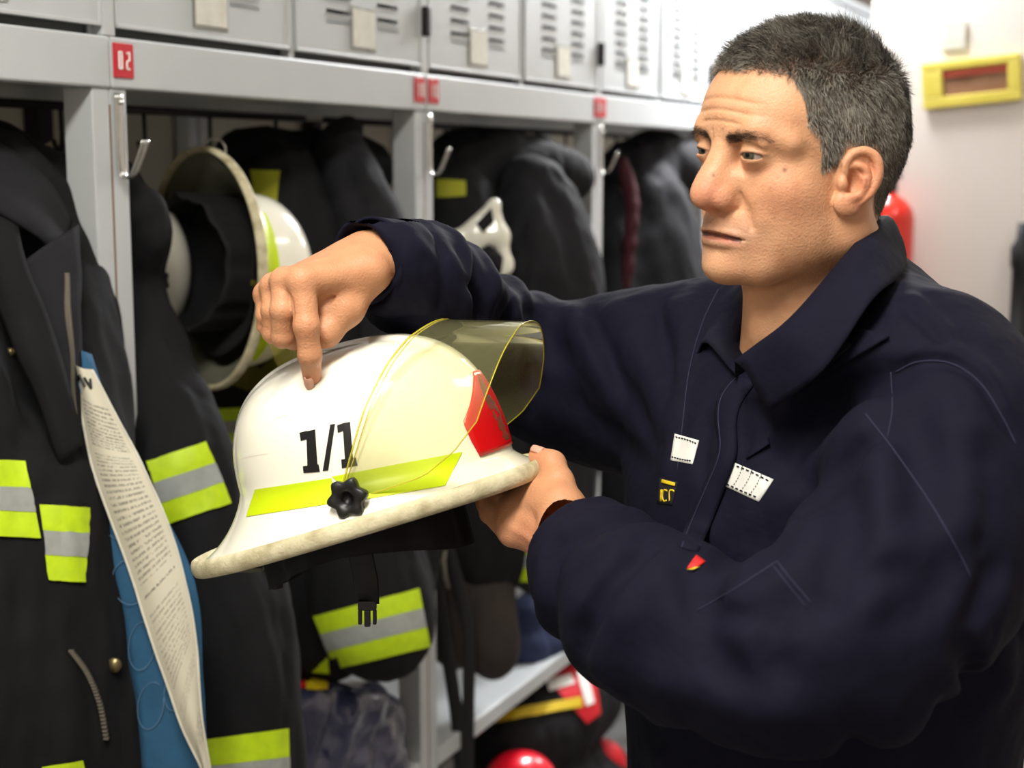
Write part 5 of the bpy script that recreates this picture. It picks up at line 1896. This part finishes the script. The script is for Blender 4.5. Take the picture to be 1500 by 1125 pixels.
Ls = spline([(110, 530, 1.732), (124, 615, 1.722), (140, 690, 1.712), (188, 825, 1.695), (228, 945, 1.68), (268, 1060, 1.67), (300, 1130, 1.67), (318, 1190, 1.67)], 7)
Rs = spline([(138, 540, 1.732), (190, 640, 1.722), (216, 690, 1.712), (252, 775, 1.70), (278, 870, 1.688), (290, 950, 1.68), (300, 1060, 1.672), (322, 1190, 1.67)], 7)
G, UV = [], []
for i, (a, b) in enumerate(zip(Ls, Rs)):
    for j, t in enumerate(np.linspace(0, 1, 10)):
        c = a * (1 - t) + b * t; p = P(*c); p[1] -= .013 * math.sin(math.pi * t) + .006
        G.append(p); UV.append((t, i / (len(Ls) - 1)))
G = np.array(G).reshape(len(Ls), 10, 3)
G[..., 1] += .003 * vnoise(G.reshape(-1, 3), 26, 6).reshape(G.shape[:2])
v, f = grid_sheet(G, 0)
tagl = mesh_obj('printed_label', v, f, mt, c1, uv=UV)
tagl['label'] = 'long white cloth label with rows of small black print'
for e in (0, -1): MB().tube([q + np.array([0, -.0012, 0]) for q in G[:, e]], .0012, 6).build('label_hem', M['card'], tagl, True)
# headline strokes near the top of the label
hd = MB()
for k, (a, b) in enumerate((((.22, .045), (.36, .022)), ((.36, .022), (.50, .045)), ((.58, .022), (.72, .045)), ((.72, .045), (.84, .022)))):
    pa_ = [G[int(q[1] * (len(Ls) - 1)), min(9, int(q[0] * 9))] + np.array([0, -.002, 0]) for q in (a, b)]
    hd.tube([pa_[0], pa_[1]], .0016, 6)
hd.build('label_heading', M['black_print'], tagl)
MB().tube([P(104, 268, 1.93), P(80, 276, 1.93), P(48, 262, 1.94)], .02, 12).build('collar_lining', M['blue_lining'], c1, True)

# ---- coat sleeve hanging just right of the first post
c2, b2 = soft('turnout_coat', 'black turnout coat just right of the first post, its sleeve banded lime and silver', 'coat', [
    ([(186, 300, 2.02), (196, 340, 2.02), (172, 420, 2.04), (205, 540, 2.00), (255, 660, 1.95), (300, 800, 1.94), (332, 950, 1.93), (345, 1180, 1.93)], [.030, .040, .045, .058, .062, .070, .085, .088], .03),
    ([(170, 260, 2.06), (205, 310, 2.0), (228, 352, 1.99)], [.03, .026, .012], .01),
], M['coat'], .0065, .0060, 'coats in the open lockers', grooves=[([(205, 400), (225, 520), (260, 620)], .018, -.008), ([(300, 850), (340, 950), (350, 1050)], .02, -.007), ([(230, 300), (222, 350), (205, 372)], .01, -.008)])
band(b2, [(216, 676), (300, 648), (337, 737), (244, 768)], c2)
band(b2, [(298, 1082), (420, 1066), (422, 1150), (306, 1160)], c2, mats=('lime_band', 'grey_band'), split=(0, .5, 1))

# ---- coats deeper in the first open bay
c3, b3 = soft('turnout_coat', 'black turnout coat behind the hanging helmet, lime patch by its collar', 'coat', [
    ([(350, 235, 2.55), (440, 245, 2.6), (540, 250, 2.66)], [.05, .055, .05], .03),
    ([(400, 280, 2.5), (420, 500, 2.46), (430, 780, 2.46), (440, 900, 2.48)], [.08, .13, .14, .11], .05),
    ([(500, 300, 2.56), (530, 500, 2.52), (550, 780, 2.48), (560, 880, 2.50)], [.05, .09, .10, .07], .03),
], M['coat'], .009, .006, 'coats in the open lockers', grooves=[([(480, 250), (500, 330), (540, 420)], .03, .014), ([(450, 260), (470, 340), (500, 430)], .025, -.014), ([(545, 290), (570, 360), (585, 420)], .02, -.01)])
band(b3, [(368, 250), (410, 252), (404, 316), (376, 314)], c3, mats=('shaded_lime',), split=(0, 1), n=(5, 6))
band(b3, [(282, 600), (372, 596), (376, 652), (300, 655)], c3, n=(8, 4))
c3b, b3b = soft('turnout_coat', 'black turnout coat sleeve below the held helmet, wide lime and silver cuff band', 'coat', [
    ([(490, 420, 2.50), (500, 560, 2.44), (520, 760, 2.38), (545, 885, 2.34), (560, 928, 2.34)], [.05, .065, .09, .088, .070], .03),
], M['coat'], .008, .004, 'coats in the open lockers')
band(b3b, [(462, 902), (612, 862), (628, 946), (492, 978)], c3b, n=(14, 5))
c3c, b3c = soft('turnout_coat', 'black turnout coat low at the back of the first bay, hem stripe dim lime', 'coat', [
    ([(440, 700, 2.50), (468, 850, 2.46), (480, 935, 2.46)], [.09, .10, .07], .03),
], M['coat'], .009, .004, 'coats in the open lockers')
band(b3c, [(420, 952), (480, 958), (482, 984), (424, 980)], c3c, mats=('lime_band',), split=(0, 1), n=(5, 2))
grey, bg = soft('grey_jacket', 'slim charcoal jacket hung from a hook beside the second post', 'jacket', [
    ([(510, 180, 2.56), (500, 225, 2.54), (530, 300, 2.48), (560, 400, 2.46), (575, 600, 2.44)], [.012, .035, .05, .06, .07], .02),
], M['coat_grey'], .008, .004, grooves=[([(500, 230), (530, 310), (555, 400)], .02, -.012)], part='jacket_body')

# ---- second bay
c4, b4 = soft('turnout_coat', 'black turnout coat in the second bay with a shade-darkened lime yoke stripe', 'coat', [
    ([(640, 250, 3.02), (700, 238, 3.06), (770, 245, 3.14), (840, 262, 3.22)], [.05, .06, .06, .05], .03),
    ([(660, 300, 2.98), (680, 500, 2.94), (690, 720, 2.90), (700, 800, 2.90)], [.09, .13, .13, .10], .04),
], M['coat'], .010, .006, 'coats in the open lockers')
band(b4, [(640, 264), (682, 266), (682, 288), (640, 290)], c4, mats=('shaded_lime',), split=(0, 1), n=(5, 2))
c5, b5 = soft('turnout_coat', 'charcoal coat in the second bay, pale fold down its front, hip band lime', 'coat', [
    ([(780, 270, 3.02), (800, 400, 2.98), (800, 600, 2.95), (792, 760, 2.92), (790, 815, 2.92)], [.06, .10, .11, .09, .06], .04),
], M['coat_grey'], .010, .006, 'coats in the open lockers', grooves=[([(765, 280), (790, 350), (815, 430)], .035, .018), ([(800, 270), (830, 340), (845, 430)], .03, -.018)])
band(b5, [(752, 790), (822, 796), (822, 852), (756, 850)], c5, n=(6, 4))
br, bbr = soft('work_trousers', 'brown black work trousers hanging low behind the helmet strap', 'trousers', [
    ([(690, 420, 3.0), (690, 600, 2.98), (695, 740, 2.90), (705, 850, 2.86), (718, 930, 2.84), (722, 960, 2.84)], [.04, .05, .055, .052, .046, .04], .03),
    ([(660, 740, 2.90), (658, 860, 2.84), (662, 950, 2.84)], [.05, .050, .042], .02),
], M['coat_brown'], .009, .004, part='trouser_body')
bl, bbl = soft('folded_garment', 'dark blue garment folded on the bench of the second bay', 'garment', [
    ([(765, 950, 3.18), (800, 935, 3.28), (830, 920, 3.36)], [.05, .055, .05], .03), ([(770, 900, 3.2), (810, 888, 3.3)], [.04, .04], .03)], mat('dark blue cloth', lin(34, 44, 78), .8), .009, .004, part='cloth')
# ---- third bay and further
c6, b6 = soft('turnout_coat', 'charcoal turnout coat in the third bay behind the man\'s nose', 'coat', [
    ([(905, 250, 3.9), (960, 240, 3.98), (1015, 250, 4.05)], [.06, .08, .06], .03),
    ([(950, 300, 3.86), (955, 500, 3.82), (955, 800, 3.78)], [.10, .15, .15], .05),
    ([(900, 300, 3.76), (905, 500, 3.72), (905, 700, 3.7)], [.05, .08, .09], .02),
], M['coat_grey'], .012, .007, 'coats in the open lockers', grooves=[([(915, 270), (925, 350), (920, 430)], .04, -.02)])
rd, brd = soft('red_jacket', 'dark red jacket edge peeping out beside the third post', 'jacket', [
    ([(912, 235, 3.72), (925, 300, 3.70), (918, 420, 3.68)], [.012, .016, .012], .02)], mat('dark red cloth', lin(62, 12, 24), .8), .008, .002, part='jacket_body')
yl, byl = soft('lime_vest', 'lime high visibility strip hanging in the third bay above the forearm', 'vest', [
    ([(962, 700, 3.75), (964, 760, 3.72), (962, 860, 3.72)], [.018, .03, .03], .02)], M['lime_band'], .008, .002, part='vest_body')
c7, b7 = soft('turnout_coat', 'dark turnout coat in the fourth bay, hidden mostly by the man\'s face', 'coat', [
    ([(1060, 255, 4.9), (1120, 245, 5.0)], [.08, .08], .03), ([(1080, 320, 4.8), (1085, 700, 4.7)], [.14, .16], .05)], M['coat'], .014, .007, 'coats in the open lockers')

# ---- hanging helmets
M['dome_tape'] = M['lime']


def side_tape(T, ph0, ph1, z0, z1, bvh, parent, n=18):
    G = []
    for i in range(n):
        p = ph0 + (ph1 - ph0) * i / (n - 1)
        row_ = []
        for z in np.linspace(z0, z1, 5):
            a = T(0, 0, z); b = T(math.cos(p) * .3, math.sin(p) * .25, z)
            d = (b - a) / np.linalg.norm(b - a)
            hit, nn, _, _ = bvh.ray_cast(Vector(a), Vector(d))
            row_.append(np.array(hit) + d * .0012 if hit is not None else b)
        G.append(row_)
    v, f = grid_sheet(np.array(G), 0)
    mesh_obj('reflective_tape', v, f, M['lime'], parent)


def hang_helmet(label, origin, fwd, up, with_visor=True):
    fwd = Vector(fwd).normalized(); up = Vector(up); up = (up - fwd * up.dot(fwd)).normalized(); left = up.cross(fwd)
    Mx = Matrix.Translation(Vector(origin)) @ Matrix((fwd, left, up)).transposed().to_4x4()
    t, T, _, bv = build_helmet('fire_helmet', label, origin, Mx=Mx, group='helmets hanging in the lockers')
    for a, b in ((-2.5, -1.72), (-1.42, -.55), (.55, 1.42), (1.72, 2.5)): side_tape(T, a, b, .020, .046, bv, t)
    V2 = Mx @ VREL
    inv = VF.inverted()
    G = np.array([[np.array(V2 @ (inv @ Vector(vis_pt(p, tt)))) for tt in np.linspace(0, 1, 12)] for p in np.linspace(-1, 1, 60)])
    v, f = grid_sheet(G, 0)
    if with_visor: mesh_obj('visor', v, f, M['visor_dark'], t)
    rr = []
    for k in np.linspace(0, 1, 10):
        rr.append([T(k * .116 * math.cos(q) - .006, k * .098 * math.sin(q), .010 + .03 * (1 - k * k) + .004 * math.sin(5 * q) * k) for q in np.linspace(0, 2 * math.pi, 48, endpoint=False)])
    v, f = grid_sheet(np.array(rr), .002, True)
    mesh_obj('dark_fill_disc', v, f, M['liner'], t)  # black fabric disc added across the opening to darken the inside
    # wire ring that hangs on the hook, at the rear of the brim
    c = T(-.19, 0, 0)
    MB().tube([c + np.array([.016 * math.cos(q), 0, .016 * math.sin(q)]) for q in np.linspace(0, 2 * math.pi, 20)], .0015, 6).build('hanging_ring', M['chrome'], t, True)
    return t


M['visor_dark'] = visor_mat('smoky yellow visor', (0.85, 0.82, 0.45), (lin(170, 160, 60), 0.22))
hang_helmet('white fire helmet hanging with its black inside facing out, left of the pointing hand', P(308, 412, 2.19), (-.06, .0, -1), (.70, .71, 0))
hang_helmet('white fire helmet hanging half hidden behind the first post', P(128, 400, 2.16), (.02, .0, -1), (.55, .83, 0), False)

# white helmet with a framed dark-windowed faceplate, second bay
w = thing('white_helmet', 'white helmet with two dark openings in its pointed faceplate, second bay', 'helmet', P(700, 380, 2.85), 'helmets hanging in the lockers')
f = Field(P(700, 380, 2.85) - .16, P(700, 380, 2.85) + .16, .003)
f.ell(P(688, 412, 2.84), (.050, .06, .062), .02)
f.cap(P(668, 352, 2.80), P(724, 300, 2.80), .012, .010, .012)
f.cap(P(724, 300, 2.80), P(742, 392, 2.80), .010, .013, .012)
f.cap(P(668, 352, 2.80), P(715, 395, 2.80), .014, .014, .02)
f.cap(P(700, 345, 2.80), P(735, 345, 2.80), .018, .014, .02)
f.cap(P(742, 385, 2.80), P(722, 412, 2.80), .012, .012, .01)
f.cap(P(716, 330, 2.81), P(700, 360, 2.81), .016, .018, .02)
v, fc_ = f.mesh(2)
mesh_obj('shell', v, fc_, M['shell'], w)
wb = BVHTree.FromPolygons(v.tolist(), fc_.tolist())
ray_decal('upper_opening', [[(697, 328), (720, 304), (724, 325), (708, 342)]], wb, M['liner'], w, .003, (5, 5))
MB().tube([P(702, 374, 2.80), P(712, 372, 2.79), P(724, 382, 2.79), P(728, 398, 2.80), P(714, 405, 2.80)], [.012, .019, .019, .015, .010], 12).build('lower_opening', M['liner'], w, True)

# black strap loop hanging below the helmet, small clip on it
st = thing('webbing_strap', 'long black webbing strap loop hanging below the held helmet', 'strap', P(665, 780, 2.74))
MB().tube(spline([P(655, 690, 2.86), P(648, 770, 2.78), P(640, 850, 2.74), P(652, 940, 2.74), P(668, 1040, 2.74), P(676, 1135, 2.74), P(680, 1190, 2.74)], 6), .013, 10, flat=.2, up=(1, 0, 0)).build('webbing', M['strap'], st, True)
MB().tube(spline([P(655, 800, 2.74), P(672, 860, 2.74), P(686, 930, 2.74), P(686, 1030, 2.74), P(684, 1135, 2.74), P(680, 1190, 2.74)], 6), .012, 10, flat=.2, up=(1, 0, 0)).build('webbing', M['strap'], st, True)
MB().tube([P(652, 805, 2.72), P(649, 822, 2.715), P(652, 845, 2.715), P(657, 862, 2.715)], [.003, .005, .004, .003], 8).build('clip', M['zip'], st, True)

# ---- bundles on and below the bench
bgn = thing('wrapped_bundle', 'dark navy bundle in shiny plastic wrap on the first bench, red and yellow label', 'bundle', P(500, 1250, 2.42))
f = Field(P(500, 1100, 2.45) - .34, P(500, 1100, 2.45) + .34, .007)
f.cap(P(440, 1060, 2.40), P(548, 1058, 2.56), .055, .058, .03)
f.cap(P(430, 1030, 2.36), P(530, 1036, 2.48), .035, .045, .03)
f.cap(P(430, 1110, 2.38), P(552, 1115, 2.54), .05, .055, .03)
f.cap(P(430, 1180, 2.40), P(552, 1180, 2.54), .06, .06, .04)
f.ridge([P(530, 1010, 2.42), P(520, 1060, 2.40), P(505, 1100, 2.4)], .02, .014)
f.ridge([P(500, 1000, 2.42), P(480, 1060, 2.38), P(470, 1110, 2.36)], .02, -.014)
v, fc_ = f.mesh(2); n_ = vnormals(v, fc_)
v = v + n_ * (.006 * vnoise(v, 28, 2) + .003 * vnoise(v, 60, 3))[:, None]
mesh_obj('plastic_wrap', v, fc_, M['plastic_bag'], bgn)
bb = BVHTree.FromPolygons(v.tolist(), fc_.tolist())
ray_decal('label', [[(424, 990), (448, 988), (448, 1010), (424, 1012)]], bb, M['red_bag'], bgn, .004, (5, 4))
ray_decal('label', [[(448, 990), (480, 992), (478, 1012), (448, 1012)]], bb, M['yellow'], bgn, .004, (5, 4))
bag, bbg = soft('gear_bag', 'black gear bag with red and white end panel under the second bench', 'bag', [
    ([(740, 1085, 3.16), (800, 1050, 3.3), (850, 1015, 3.45)], [.09, .10, .10], .04),
    ([(735, 1230, 3.16), (800, 1190, 3.3), (870, 1160, 3.5)], [.12, .13, .12], .06)], M['coat'], .01, .004, part='bag_body')
ray_decal('end_panel', [[(790, 985), (868, 972), (878, 1045), (858, 1060)]], bbg, M['red_bag'], bag, .004, (8, 6))
ray_decal('white_flash', [[(800, 1000), (835, 990), (840, 1003), (804, 1015)]], bbg, M['white_print'], bag, .007, (5, 3))
ray_decal('white_flash', [[(842, 985), (856, 982), (868, 1030), (856, 1035)]], bbg, M['white_print'], bag, .007, (5, 3))
ray_decal('webbing_strip', [[(716, 1048), (848, 1022), (850, 1036), (718, 1062)]], bbg, M['yellow'], bag, .008, (12, 3))
rh, brh = soft('red_helmet', 'bright red helmet top at the bottom edge of the photo', 'helmet', [
    ([(752, 1150, 3.02), (772, 1150, 3.04)], [.064, .064], .02)], mat('bright red enamel', lin(226, 12, 40), .3, coat=.4), .007, 0, part='shell')
rb, brb = soft('red_pouch', 'small red pouch beside the gear bag low behind the sleeve', 'pouch', [
    ([(880, 1108, 3.42), (892, 1122, 3.42)], [.04, .04], .02)], M['red_bag'], .008, .001, part='pouch_body')
